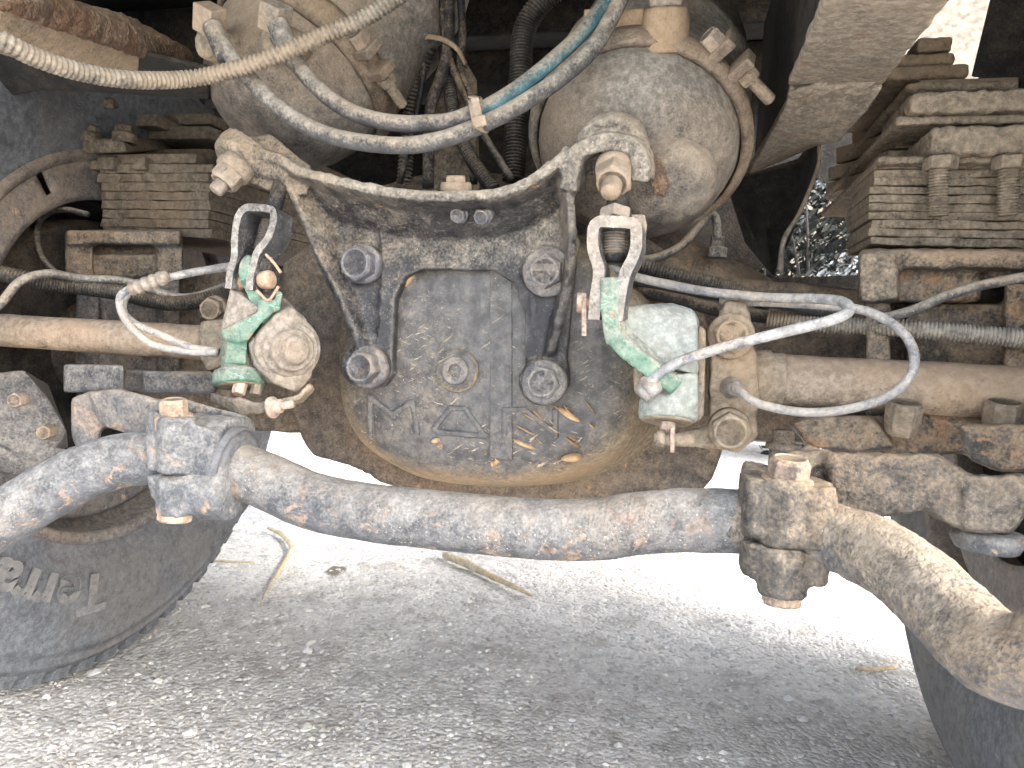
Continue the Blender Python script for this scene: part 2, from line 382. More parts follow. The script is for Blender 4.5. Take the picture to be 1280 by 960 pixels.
# ------------------------------------------------------------------ background of the place
def clump(bm, c, r, n, s, flat=1.0):
    for i in range(n):
        while True:
            p = Vector((random.uniform(-1, 1), random.uniform(-1, 1), random.uniform(-1, 1)))
            if p.length < 1: break
        p = Vector(c)+Vector((p.x*r[0], p.y*r[1], p.z*r[2])); a = Vector((random.gauss(0, 1), random.gauss(0, 1), random.gauss(0, 1))).normalized()
        b = a.orthogonal().normalized(); k = s*random.uniform(.6, 1.4); d = a.cross(b)
        bm.faces.new([bm.verts.new(q) for q in (p-b*k, p+d*k*.35, p+b*k, p-d*k*.35)])
def plain(name, col, rough=.9):
    m = bpy.data.materials.new(name); m.use_nodes = True; q = N(m); b = m.node_tree.nodes["Principled BSDF"]
    tc = q.n("ShaderNodeTexCoord"); n = q.noise(tc.outputs['Object'], 9, 5, .65)
    q.l(q.mix(q.mapr(n, .3, .7), tuple(c*.6 for c in col), tuple(min(1, c*1.35) for c in col)), b.inputs['Base Color']); b.inputs['Roughness'].default_value = rough
    return m
M_bank = plain('dry_earth_bank', (.165, .14, .108)); M_leafw = plain('bush_leaf_shaded', (.012, .014, .011), .95); M_leafp = plain('bush_leaf_lit', (.16, .17, .18), .9); M_tw = plain('bush_twig', (.03, .026, .022))
bm = bmesh.new()
xs = [-14+i*.7 for i in range(60)]; prof = [(9, -.3), (9.6, .9), (10.4, 3.2), (11.4, 5.8), (13, 9), (18, 13)]
gr = [[bm.verts.new((x, y+mnoise.noise(Vector((x*.5, z*.6, 0)))*.7, z+mnoise.noise(Vector((x*.4, z*.4, 7)))*.4)) for x in xs] for y, z in prof]
for j in range(len(prof)-1):
    for i in range(len(xs)-1): bm.faces.new((gr[j][i], gr[j][i+1], gr[j+1][i+1], gr[j+1][i]))
o = finish('earth_bank', bm, M_bank, sub=2); o['kind'] = 'structure'
t = thing('bush', 'leafy bush with painted lit leaves far behind, seen through the gap beside the right spring', 'bush', V(1035, 300, 3.6).xyz*1)
bc = V(1030, 285, 3.6); t.location = (bc.x, bc.y, 0)
bm = bmesh.new(); clump(bm, bc+Vector((0, .3, -.1)), (.9, .5, 1.0), 16000, .03)
finish('shaded_foliage', bm, M_leafw, t, smooth=False)  # near-black leaves, the shade inside the bush put into their colour
bm = bmesh.new()
for k in range(16): clump(bm, bc+Vector((random.uniform(-.4, .4), random.uniform(-.3, 0), random.uniform(-.45, .3))), (.09, .08, .07), 60, .014)
finish('lit_foliage', bm, M_leafp, t, smooth=False)  # pale leaves stand for sunlit ones, the light painted into the colour
bm = bmesh.new()
for k in range(7):
    e = bc+Vector((random.uniform(-.35, .35), random.uniform(-.3, .3), random.uniform(-.1, .35)))
    sweep(bm, catmull([Vector((bc.x, bc.y, 0)), (Vector((bc.x, bc.y, 0))+e)/2+Vector((random.uniform(-.1, .1), 0, .1)), e], 6), [.012, .003], 6)
finish('stem', bm, M_tw, t)
# ------------------------------------------------------------------ truck body overhead
t = thing('truck_bed', 'dark underside of the truck bed, its edges shaped for the shade it casts', 'truck bed', (-.27, 1, 1.12))
bm = bmesh.new(); box(bm, (-1.5, .08, 1.14), (.85, .97, 1.2)); box(bm, (-1.5, .975, 1.14), (.24, 2.1, 1.2)); finish('floor_panel', bm, M_dark, t, smooth=False)  # mostly unseen floor, its extent chosen for the shadow it throws
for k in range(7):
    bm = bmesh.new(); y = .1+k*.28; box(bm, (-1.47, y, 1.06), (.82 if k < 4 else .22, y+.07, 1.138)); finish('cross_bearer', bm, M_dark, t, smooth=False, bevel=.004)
bm = bmesh.new(); box(bm, (-1.5, .0, .62), (-1.47, 2.1, 1.055)); finish('side_light_blocker', bm, M_dark, t, smooth=False)  # unseen board added to keep skylight off the left side
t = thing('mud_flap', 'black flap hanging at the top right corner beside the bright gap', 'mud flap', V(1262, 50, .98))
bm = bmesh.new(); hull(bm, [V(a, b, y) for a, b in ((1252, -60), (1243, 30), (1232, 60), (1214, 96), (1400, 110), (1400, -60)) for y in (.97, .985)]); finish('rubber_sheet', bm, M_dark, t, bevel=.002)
t = thing('shade_panel', 'dark panel added for the shade above the left wheel, under the rusty rail', 'shade_panel', V(90, 90, .86))
bm = bmesh.new(); slab(bm, [V(a, b, .74) for a, b in ((-60, 10), (60, 30), (160, 60), (262, 84))], [V(a, b, .80) for a, b in ((-60, 136), (50, 112), (110, 114), (262, 122))], .006); finish('panel', bm, M_dark, t, bevel=.002)  # dark sheet added where the top of the tyre lies in shade
t = thing('cross_member_blocker', 'dark chassis cross member plates and tube, added to black out the gaps behind the brake chambers', 'cross member', (-.27, 1.75, .8))
bm = bmesh.new(); box(bm, (-1.3, 1.9, .62), (-.12, 1.96, 1.138)); finish('plate', bm, M_dark, t, smooth=False)  # flat dark plates added to block light and view behind the axle
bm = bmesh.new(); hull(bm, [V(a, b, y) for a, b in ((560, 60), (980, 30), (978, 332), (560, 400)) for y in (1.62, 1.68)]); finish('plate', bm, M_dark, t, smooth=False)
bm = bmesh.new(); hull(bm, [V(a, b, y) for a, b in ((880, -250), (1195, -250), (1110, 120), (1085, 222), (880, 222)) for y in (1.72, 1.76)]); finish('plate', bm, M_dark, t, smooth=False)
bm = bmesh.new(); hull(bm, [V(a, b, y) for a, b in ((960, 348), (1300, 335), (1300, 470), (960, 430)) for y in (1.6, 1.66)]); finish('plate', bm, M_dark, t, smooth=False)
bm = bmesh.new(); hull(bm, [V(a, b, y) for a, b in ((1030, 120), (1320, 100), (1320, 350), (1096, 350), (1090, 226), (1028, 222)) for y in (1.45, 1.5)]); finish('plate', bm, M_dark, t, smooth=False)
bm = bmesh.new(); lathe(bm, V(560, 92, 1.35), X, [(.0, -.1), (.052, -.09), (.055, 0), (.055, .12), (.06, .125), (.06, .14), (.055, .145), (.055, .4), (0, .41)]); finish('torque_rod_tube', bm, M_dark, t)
# frame rails
t = thing('frame_rail', 'tan dust covered frame rail running back from the top right', 'frame rail', V(1020, 100, .8))
bm = bmesh.new()
hull(bm, [(1043, -30, .52), (1215, -30, .52), (1103, 108, .82), (985, 108, .82), V(1043, -30, .52)+Z*.012, V(1215, -30, .52)+Z*.012, V(1103, 108, .82)+Z*.012, V(985, 108, .82)+Z*.012])
finish('lower_flange', bm, M_rail, t, cast=.003, sm=6, disp=.003, dsz=.03)
bm = bmesh.new(); A = [V(1056, -30, .53), V(994, 106, .83), V(946, 210, 1.13)]
slab(bm, A, [p+Z*.2 for p in A], .008); finish('web', bm, M_dark, t, smooth=False)
bm = bmesh.new(); slab(bm, [V(988, 106, .83), V(982, 128, .86), V(962, 165, .93), V(934, 214, 1.1)], [V(1104, 104, .83), V(1086, 132, .86), V(1050, 172, .93), V(1022, 176, 1.1)], .012)
finish('bracket_plate', bm, M_rail, t, bevel=.003)
bm = bmesh.new(); hull(bm, [(985, 112, .8), (1020, 104, .8), (1060, 108, .8), (1100, 100, .8), (1086, 118, .82), (1040, 124, .83), (985, 124, .83), V(1040, 112, .82)+Z*.02]); finish('mud_crust', bm, M_rail, t, cast=.003, disp=.01, dsz=.012)
t = thing('curved_hanger', 'dark curved bracket hanging under the end of the right rail', 'bracket', V(960, 250, 1.1))
bm = bmesh.new()
slab(bm, [V(905, 222, 1.1), V(950, 214, 1.1), V(1000, 200, 1.1), V(1020, 175, 1.1)], [V(930, 300, 1.2), V(965, 345, 1.2), V(985, 300, 1.2), V(1020, 200, 1.2)], .012)
finish('plate', bm, M_dark, t, bevel=.003)
bm = bmesh.new(); sweep(bm, px_path([(975, 340, 1.02), (980, 300, 1.02), (1000, 265, 1.03), (1022, 210, 1.05), (1024, 180, 1.06)]), [.004, .0028, .0025], 8); finish('edge_lip', bm, M_dustpale, t)
t = thing('rusty_rail', 'rusty flaking frame rail slanting across the top left corner', 'frame rail', V(100, 40, .8))
bm = bmesh.new()
hull(bm, [(-40, -30, .55), (-40, 60, .55), (20, -8, .55), (120, 100, .80), (250, 104, .88), (232, 78, .88), V(250, 100, .88)+Z*.02, V(-40, -30, .55)+Z*.02])
finish('lower_flange', bm, M_rail, t, cast=.004, sm=2, disp=.004)
bm = bmesh.new(); hull(bm, [(-10, -12, .53), (20, -12, .55), (45, -12, .56), (70, 2, .60), (160, 40, .72), (240, 62, .84), (250, 92, .86), (228, 88, .84), (160, 68, .72), (60, 28, .58), (-10, 12, .52)]+[V(160, 30, .74)+Z*.01])
finish('rusted_edge', bm, M_railrust, t, cast=.003, sm=2, disp=.006, dsz=.012, disp2=.002)
# ------------------------------------------------------------------ axle housing with cover
t = thing('axle_housing', 'rear axle housing with big black dished differential cover in the middle', 'axle', V(590, 455, 1.0))
ax = t
CX, CY = 606, 453
def superel(a, b, n, th):
    c, s = math.cos(th), math.sin(th)
    return (abs(c)**(2/n)*a*(1 if c >= 0 else -1), abs(s)**(2/n)*b*(1 if s >= 0 else -1))
bm = bmesh.new(); rr = []
ringdef = [(0, 0, .800, 2), (60, 50, .800, 2.1), (110, 88, .8005, 2.5), (136, 110, .803, 2.6), (154, 125, .808, 2.6), (170, 138, .8175, 2.6), (184, 149, .834, 2.5), (193, 157, .856, 2.5), (199, 162, .885, 2.5), (214, 170, .915, 2.4), (240, 180, .955, 2.3), (300, 190, 1.0, 2.2)]
for a, b, y, n in ringdef:
    c = V(CX, CY, .80)
    s = c.y  # radii given in pixels at the face plane
    ring = []
    for k in range(96):
        dx, dy = superel(max(a*1.09, .5), max(b*1.06, .5), n, 2*math.pi*k/96); p = V(CX+dx, CY+dy, .80); ring.append(Vector((p.x, y, p.z)))
    rr.append(ring)
rings(bm, rr, cap=True)
cov = finish('differential_cover', bm, M_cover, ax, sub=1, disp=.004, dsz=.06)
# neck of the housing and the two arms
bm = bmesh.new()
c = V(600, 440, 1.05)
hull(bm, [V(a, b, 1.0) for a, b in ((395, 330), (420, 250), (520, 215), (700, 215), (800, 262), (860, 320), (880, 560), (800, 600), (480, 596), (400, 560))]+[V(a, b, 1.2) for a, b in ((420, 300), (700, 240), (860, 330), (880, 560), (430, 560))])
hull(bm, [V(a, b, .97) for a, b in ((800, 268), (850, 290), (900, 330), (900, 545), (800, 560))]+[V(a, b, 1.12) for a, b in ((780, 270), (960, 345), (1000, 380), (960, 530), (800, 560))])
hull(bm, [V(a, b, .98) for a, b in ((890, 345), (1320, 385), (1320, 575), (890, 548))]+[V(a, b, 1.14) for a, b in ((880, 350), (1320, 385), (1320, 560), (880, 545))])
hull(bm, [V(a, b, .99) for a, b in ((-20, 345), (430, 335), (430, 545), (-20, 520))]+[V(a, b, 1.14) for a, b in ((-20, 345), (430, 335), (430, 540), (-20, 510))])
finish('housing_body', bm, M_house, ax, cast=.0055, sm=12, disp=.006, dsz=.05)
# lower flange plate with its wavy rim
bm = bmesh.new()
fl = [(392, 300), (352, 330), (346, 430), (356, 500), (374, 548), (392, 572), (452, 586), (472, 604), (492, 610), (560, 622), (640, 634), (745, 634), (770, 622), (800, 614), (850, 617), (876, 616), (890, 600), (902, 566), (914, 520), (890, 430), (870, 340), (800, 290)]
prism(bm, fl, .925, .955)
hull(bm, [V(a, b, .955) for a, b in ((372, 548), (876, 612), (902, 566), (745, 628), (470, 600), (640, 628))]+[V(a, b, 1.03) for a, b in ((420, 500), (840, 560), (600, 590))])
finish('housing_flange', bm, M_house, ax, cast=.004, sm=6, disp=.005, dsz=.04)
# casting marks: raised strip, drain plug, letters
bm = bmesh.new(); prism(bm, [(612, 300), (640, 300), (640, 575), (612, 572)], .7990, .81); finish('cast_rib', bm, M_coverf, ax, bevel=.0012)
bm = bmesh.new()
pc = V(572, 463, .8)
lathe(bm, pc, -Y, [(.0245, -.01), (.0245, .004), (.0225, .007), (.0165, .0075)], seg=40)
finish('plug_boss', bm, M_cover, ax)
bm = bmesh.new()
k6 = 6; sg = 48
def ringat(r, h, hexa=False):
    out = []
    for k in range(sg):
        th = 2*math.pi*k/sg+.3
        q = r
        if hexa:
            f = (th-.3) % (math.pi/3)-math.pi/6; q = r*math.cos(math.pi/6)/math.cos(f)
        out.append(pc+Vector((q*math.cos(th), -h, q*math.sin(th))))
    return out
rings(bm, [ringat(.0155, .004), ringat(.0155, .0105), ringat(.0145, .0115), ringat(.0085, .0115, True), ringat(.0082, .011, True), ringat(.0078, .001, True)], cap=True)
finish('drain_plug', bm, M_brk_bolt, ax, smooth=False, bevel=.0006)
def letter(polys):
    bm = bmesh.new()
    for P in polys:
        A = [V(a, b, .799) for a, b in P]
        for a_, b_ in zip(A, A[1:]):
            d = (b_-a_).normalized()*.0026; n = d.cross(Y); vs = []
            lo, hi = Vector((0, -.0010, 0)), Vector((0, .006, 0))
            hull(bm, [a_-d+n+lo, a_-d-n+lo, b_+d+n+lo, b_+d-n+lo, a_-d+n*1.6+hi, a_-d-n*1.6+hi, b_+d+n*1.6+hi, b_+d-n*1.6+hi])
    return finish('raised_letter', bm, M_coverf, ax, cast=.0011, sm=2)
letter([[(462, 545), (462, 497), (490, 518), (515, 502), (521, 540)], [(489, 520), (492, 522)]])
letter([[(542, 536), (563, 510), (581, 511), (606, 545)], [(548, 540), (600, 545)]])
letter([[(630, 545), (630, 512), (655, 512), (690, 538)], [(694, 545), (694, 514)]])
# thin mud splashes and scabs on the cover
splash = []
for k in range(16):
    a0, b0 = random.uniform(655, 775), random.uniform(505, 600); L0 = random.uniform(7, 22); an = random.uniform(.35, .95); w0 = random.uniform(.8, 2.6)
    if (a0-608)**2/185**2+(b0-450)**2/142**2 > .95: continue
    dx, dy = math.cos(an)*L0, math.sin(an)*L0; nx, ny = -math.sin(an)*w0, math.cos(an)*w0
    splash.append([(a0-dx, b0-dy), (a0+nx, b0+ny), (a0+dx, b0+dy), (a0-nx*.6, b0-ny*.6)])
for pts in splash+list(([(688, 504), (708, 510), (726, 524), (730, 531), (716, 528), (700, 518)], [(630, 545), (650, 550), (672, 560), (670, 565), (650, 558)], [(632, 525), (660, 537), (678, 550), (655, 538)],
            [(536, 552), (541, 546), (552, 547), (551, 554), (541, 557)], [(500, 358), (511, 342), (520, 342), (512, 352), (505, 362)], [(694, 575), (712, 566), (730, 570), (722, 580), (705, 578)])):
    bm = bmesh.new(); A = [V(a, b, .8) for a, b in pts]; cc = sum(A, Vector())/len(A)
    top = bm.verts.new(cc+Vector((0, -.0042, 0))); lo = [bm.verts.new(Vector((p.x, .812, p.z))) for p in A]; mi = [bm.verts.new(cc.lerp(p, .85)+Vector((0, -.0034, 0))) for p in A]
    for i in range(len(A)):
        j = (i+1) % len(A); bm.faces.new((top, mi[i], mi[j])); bm.faces.new((mi[i], lo[i], lo[j], mi[j]))
    finish('mud_splash', bm, M_clay if 'M_clay' in globals() else globals().setdefault('M_clay', grime('orange_clay', (.44, .29, .17), (.50, .35, .21), .1)), ax, sub=1)
# ------------------------------------------------------------------ black cast bracket
t = thing('cast_bracket', 'black cast bracket bolted over the differential cover, carrying both brake chambers', 'bracket', V(580, 290, .79))
br = t
bm = bmesh.new()
web = [(372, 236), (410, 262), (480, 280), (560, 288), (650, 282), (706, 262), (722, 300), (714, 380), (708, 440), (711, 482), (700, 499), (678, 503), (660, 494), (655, 470), (655, 392), (643, 356), (618, 338), (528, 336), (505, 346), (493, 372), (490, 440), (490, 468), (478, 484), (455, 484), (438, 472), (437, 448), (446, 436), (428, 398), (400, 340), (380, 290)]
# web in convex bits so that the voxel cast joins them
prism(bm, web, .785, .802)
F = [(300, 188), (345, 196), (372, 212), (410, 222), (470, 236), (520, 243), (570, 244), (620, 240), (660, 226), (690, 205), (712, 186)]
Bk = [(318, 214), (352, 230), (384, 254), (424, 274), (480, 288), (525, 293), (570, 294), (620, 291), (662, 281), (696, 262), (716, 240)]
yF = [.735, .728, .72, .712, .705, .702, .702, .705, .71, .715, .72]
A = catmull([V(a, b, y) for (a, b), y in zip(F, yF)], 5); B = catmull([V(a, b, .79) for a, b in Bk], 5)
mid = []
n = len(A)
M_ = [A[i].lerp(B[i], .55)+Z*.010 for i in range(n)]
slab(bm, A, M_, .011); slab(bm, M_, B, .013)
# left rib
slab(bm, [V(*p) for p in ((352, 216, .732), (372, 262, .742), (390, 312, .752), (420, 366, .760), (440, 412, .767), (446, 446, .774))],
     [V(*p) for p in ((392, 238, .788), (420, 290, .79), (438, 335, .79), (452, 380, .79), (462, 418, .79), (467, 446, .79))], .008)
slab(bm, [V(*p) for p in ((478, 292, .779), (480, 340, .781), (478, 400, .783), (472, 445, .784))], [V(*p) for p in ((480, 292, .80), (482, 340, .80), (480, 400, .80), (474, 445, .80))], .006)
# right rib
slab(bm, [V(*p) for p in ((706, 196, .718), (713, 240, .728), (717, 290, .738), (713, 350, .748), (700, 400, .758), (690, 440, .770))],
     [V(*p) for p in ((696, 235, .79), (704, 275, .79), (708, 305, .79), (702, 360, .79), (690, 410, .79), (684, 448, .79))], .009)
slab(bm, [V(*p) for p in ((660, 296, .779), (662, 340, .781), (668, 400, .783), (672, 445, .785))], [V(*p) for p in ((660, 296, .80), (662, 340, .80), (668, 400, .80), (672, 445, .80))], .005)
# bosses under the bolts
for (a, b, r_) in ((455, 330, .025), (685, 340, .026), (462, 457, .026), (682, 476, .026)):
    lathe(bm, V(a, b, .802), -Y, [(r_, 0), (r_, .022), (r_*.93, .026)], seg=30)
# left ear and right ear
aL = Vector((-.36, -.48, -.80)).normalized(); aR = Vector((-.04, -.72, -.69)).normalized()
cL, cR = V(303, 205, .748), V(764, 188, .742)
lathe(bm, cL, aL, [(.034, -.02), (.036, .0), (.033, .006), (.024, .010)], seg=30)
hull(bm, [V(a, b, y) for a, b in ((280, 190), (298, 174), (338, 168), (388, 208), (384, 244), (335, 238), (292, 222)) for y in (.742, .765)])
hull(bm, [cL+v for v in (Vector((0, 0, .024)), Vector((0, .012, .024)), Vector((0, -.004, -.012)), Vector((-.02, 0, .012)))]+[(352, 196, .73), (362, 222, .73), (340, 240, .75), (345, 214, .76)])
# right ear: an arched lug over the nut
rp = [V(*p) for p in ((716, 240, .742), (722, 200, .738), (740, 183, .732), (768, 177, .728), (794, 183, .728), (803, 200, .73), (803, 226, .735))]
strap(bm, catmull(rp, 5), (0.05, 1, .25), .046, .017)
lathe(bm, cR, aR, [(.034, -.016), (.036, -.002), (.034, .004)], seg=30)
finish('bracket_casting', bm, M_brk, br, cast=.0027, sm=5, disp=.004, dsz=.018, disp2=.0012)
dY = -Y
bolt(br, V(453, 330, .774), (-.06, -1, -.02), .0205, M_brk_bolt, h=.018, washer=.0225)
bolt(br, V(684, 340, .774), (-.0, -1, -.02), .0185, M_brk_bolt, h=.014, washer=.027)
bolt(br, V(459, 459, .774), (-.05, -1, .02), .0195, M_brk_bolt, h=.019, washer=.0245, rot=.3)
bolt(br, V(680, 478, .774), (.02, -1, .03), .0185, M_brk_bolt, h=.014, washer=.0245, rot=.4)
bolt(br, V(574, 268, .742), (0, -1, -.35), .0085, M_brk_bolt, h=.008, washer=.0098)
bolt(br, V(604, 270, .742), (0, -1, -.35), .0085, M_brk_bolt, h=.009, washer=.0098, rot=.4)
bolt(br, V(570, 230, .73), (0, -.2, 1), .011, M_dustpale, h=.008, washer=.016)
# ------------------------------------------------------------------ brake chambers
def chamber(label, c, ax, R0, mat, upper, target, bd=1.0):
    """c: centre of the clamp ring; ax: towards the push rod"""
    t = thing('brake_chamber', label, 'brake chamber', c, 'brake chambers on the axle')
    bm = bmesh.new(); lathe(bm, c, ax, [(R0*1.0, -.006), (R0*1.0, .002*bd), (R0*.985, .012*bd), (R0*.95, .03*bd), (R0*.88, .05*bd), (R0*.76, .067*bd), (R0*.58, .078*bd), (R0*.35, .084*bd), (R0*.2, .084*bd), (.01, .084*bd)], seg=72)
    finish('lower_housing', bm, mat, t, disp=.006, dsz=.05, disp2=.0008)
    bm = bmesh.new(); lathe(bm, c, ax, [(R0*1.0, -.002), (R0*1.035, -.012), (R0*1.035, -.05), (R0*1.0, -.08), (R0*1.0, -.10), (R0*1.06, -.112), (R0*1.06, -.128), (R0*1.0, -.14), (R0*.98, -.2), (R0*.85, -.24), (.01, -.26)], seg=72)
    finish('upper_housing', bm, upper, t, disp=.004, dsz=.05)
    bm = bmesh.new(); lathe(bm, c, ax, [(R0*1.0, -.018), (R0*1.06, -.018), (R0*1.10, -.010), (R0*1.11, .006), (R0*1.06, .017), (R0*1.0, .016)], seg=72, cap=False)
    o = finish('clamp_band', bm, M_chamb_d, t, disp=.002, dsz=.02)
    o.modifiers.new('s', 'SOLIDIFY').thickness = .003
    a, u, v = frame(ax)
    def miss(k):
        p = c+(u*math.cos(k)+v*math.sin(k))*R0*1.16-Vector((0, 0, HC)); z = p.dot(fwd)
        return math.hypot(640+FPX*p.dot(rt)/z-target[0], 480-FPX*p.dot(upv)/z-target[1])+40*max(0, z-c.y)
    rotb = min([i*.05 for i in range(126)], key=miss); rad = (u*math.cos(rotb)+v*math.sin(rotb)); tan = a.cross(rad)
    p = c+rad*R0*1.16
    for sg_ in (-1, 1):
        bm = bmesh.new(); hull(bm, [p+tan*sg_*.008+rad*x+a*y_+tan*sg_*z_ for x in (-.018, .016) for y_ in (-.013, .013) for z_ in (0, .012)]); finish('clamp_lug', bm, M_chamb_d, o, cast=.0018, sm=4)
    bolt(o, p+tan*.020, tan, .0115, M_dustpale if mat is M_chamb else M_bolt, h=.014, stud=0, name='clamp_bolt')
    bm = bmesh.new(); pr = []; hh = -.02
    while hh > -.062: pr += [(.0068, hh), (.0058, hh-.001)]; hh -= .002
    pr += [(.0066, hh), (.004, hh-.002)]
    lathe(bm, p-tan*0, tan, pr, seg=18); finish('threaded_stud', bm, M_dust, o)
    bm = bmesh.new(); lathe(bm, p-tan*.022, -tan, [(.0115, -.002), (.0118, .006), (.0105, .011)], hexa=True); finish('nut', bm, M_dust, o, smooth=False, bevel=.001)
    return t
chL = chamber('left brake chamber, dusty bowl tucked under the two elbow hose fittings', V(385, 84, .86), aL, .112, M_chamb, M_chamb, (425, 105), 1.35)
chR = chamber('right brake chamber, big round dusty bowl with rusty clamp and stud', V(797, 176, .862), aR, .113, M_chamb, M_chamb, (905, 85))
# mounting nuts and studs through the ears
bolt(br, V(291, 214, .728), aL, .0165, M_dustpale, h=.018, washer=.02, stud=.010, name='mounting_nut')
bolt(br, V(770, 214, .722), aR, .0185, M_dustpale, h=.021, washer=.0205, stud=.014, name='mounting_nut')
# rust scab on the right bowl
bm = bmesh.new(); lathe(bm, V(836, 232, .80), (.12, -.72, -.69), [(.052, -.05), (.050, -.004), (.046, .008), (.036, .016), (.02, .020), (.0, .021)], seg=50)
finish('mounting_foot', bm, M_chamb, chR, disp=.006, dsz=.03, sub=1)
bm = bmesh.new(); hull(bm, [(812, 194, .762), (826, 196, .762), (838, 225, .768), (832, 248, .766), (816, 244, .764), (808, 216, .762), (820, 215, .76), (822, 220, .78)])
finish('rust_patch', bm, M_railrust, chR, cast=.0016, sm=3, disp=.005, dsz=.008)
# inlet boss and nut on top of the right chamber
bm = bmesh.new(); q0 = V(832, 26, .785); lathe(bm, q0, (.0, -.35, 1), [(.026, -.03), (.024, .0), (.021, .012), (.0, .012)]); finish('inlet_boss', bm, M_dust, chR, cast=.002, disp=.003)
bm = bmesh.new(); lathe(bm, q0, (.0, -.35, 1), [(.0185, .012), (.0185, .04), (.016, .043)], hexa=True); finish('inlet_nut', bm, M_dustpale, chR, smooth=False, bevel=.002)
bm = bmesh.new(); hull(bm, [(730, 12, .78), (806, 10, .78), (806, 34, .785), (730, 40, .785), (730, 12, .86), (806, 14, .86), (740, 44, .86)]); finish('cover_plate', bm, M_dust, chR, cast=.002, disp=.003)
# ------------------------------------------------------------------ push rods and yokes
def yoke(label, axp, leg1, leg2, wdir, wdt, thk, thr, thr_r, nut, pin, rod, rod_r):
    t = thing('push_rod_yoke', label, 'yoke', V(*pin[0]), 'push rod yokes joining brake chambers to slack adjusters')
    bm = bmesh.new(); P = [V(*p) for p in leg1][::-1]+[V(*p) for p in leg2]
    strap(bm, catmull(P, 6), wdir, wdt, thk); finish('yoke_strap', bm, M_yoke, t, bevel=.003, disp=.0012, dsz=.006)
    bm = bmesh.new(); sweep(bm, resample([V(*p) for p in thr], .001), thr_r, 18, corr=.0026); finish('threaded_rod', bm, M_thread, t)
    bm = bmesh.new(); a = (V(*nut[1])-V(*nut[0])); lathe(bm, V(*nut[0]), a, [(nut[2]*.9, 0), (nut[2], .002), (nut[2], a.length-.002), (nut[2]*.9, a.length)], hexa=True); finish('lock_nut', bm, M_yoke, t, smooth=False, bevel=.001)
    bm = bmesh.new(); sweep(bm, [V(*p) for p in rod], rod_r, 18); finish('push_rod', bm, M_black, t)
    return t
y1 = yoke('left yoke, narrow steel clevis with pink pin above the green arm', None,
     [(333, 265, .715), (318, 265, .715), (309, 276, .714), (305, 300, .713), (304, 325, .712), (299, 345, .712), (297, 362, .712)],
     [(340, 265, .715), (351, 269, .716), (352, 282, .715), (346, 301, .714), (333, 318, .712), (328, 334, .711), (324, 348, .711), (323, 364, .711)], (.0, 1, -.1), .034, .0085,
     [(337, 268, .731), (325, 312, .722)], .0078, ((340, 262, .733), (337, 270, .731), .0125), ((330, 350, .705),), [(352, 225, .745), (341, 268, .731)], .0085)
bm = bmesh.new(); lathe(bm, V(301, 352, .712), V(358, 348, .700)-V(301, 352, .712), [(.010, -.004), (.0105, .0), (.0075, .001), (.0075, .030), (.0095, .031), (.0098, .041), (.008, .043)], seg=26)
finish('clevis_pin', bm, M_pin, y1, disp=.001)
bm = bmesh.new(); sweep(bm, px_path([(332, 318, .701), (342, 328, .699), (351, 341, .697)]), .0016, 8); sweep(bm, px_path([(348, 358, .692), (342, 368, .692), (335, 376, .692), (328, 370, .693), (321, 363, .694)], 3), .0016, 8); finish('cotter_pin', bm, M_pin, y1)
y2 = yoke('right yoke, dusty steel clevis straddling the green adjuster arm', None,
     [(768, 280, .69), (752, 280, .69), (745, 290, .69), (745, 314, .69), (752, 340, .69), (748, 370, .69), (746, 400, .69)],
     [(785, 281, .692), (796, 284, .692), (798, 298, .692), (796, 318, .692), (784, 345, .69), (778, 372, .688), (774, 401, .688)], (.05, 1, 0), .030, .0105,
     [(768, 276, .71), (767, 330, .708)], .0098, ((771, 264, .715), (769, 278, .71), .0165), ((765, 380, .7),), [(776, 222, .74), (770, 268, .712)], .0105)
bm = bmesh.new(); sweep(bm, resample([V(770, 288, .7085), V(769, 317, .708)], .001), .0125, 22, corr=.0026); finish('threaded_collar', bm, M_zinc, y2)
bm = bmesh.new(); lathe(bm, V(769, 317, .708), Z*-1, [(.0135, 0), (.0145, .003), (.0145, .007), (.012, .009)], seg=26); finish('lock_ring', bm, M_black, y2)
bm = bmesh.new(); lathe(bm, V(724, 378, .69), V(789, 380, .696)-V(724, 378, .69), [(.009, -.002), (.0095, .0), (.0095, .003), (.006, .004), (.006, .037), (.011, .038), (.011, .043), (.008, .044)], seg=26)
finish('clevis_pin', bm, M_pin, y2, disp=.001)
bm = bmesh.new(); hull(bm, [V(a, b, y) for a, b in ((727, 366), (733, 366), (733, 420), (727, 420)) for y in (.684, .687)]); finish('cotter_pin', bm, M_pin, y2, bevel=.0006)
bm = bmesh.new(); hull(bm, [V(a, b, y) for a, b in ((783, 268), (806, 268), (809, 280), (806, 308), (792, 305)) for y in (.72, .728)]); finish('rod_plate', bm, M_yoke, y2, bevel=.002)
# ------------------------------------------------------------------ slack adjusters
# left: dusty domed end cap facing inwards, green forging
t = thing('slack_adjuster', 'left slack adjuster, green forging with dusty stepped dome cap', 'slack adjuster', V(320, 430, .76), 'slack adjusters on the camshafts')
sL = t
bm = bmesh.new()
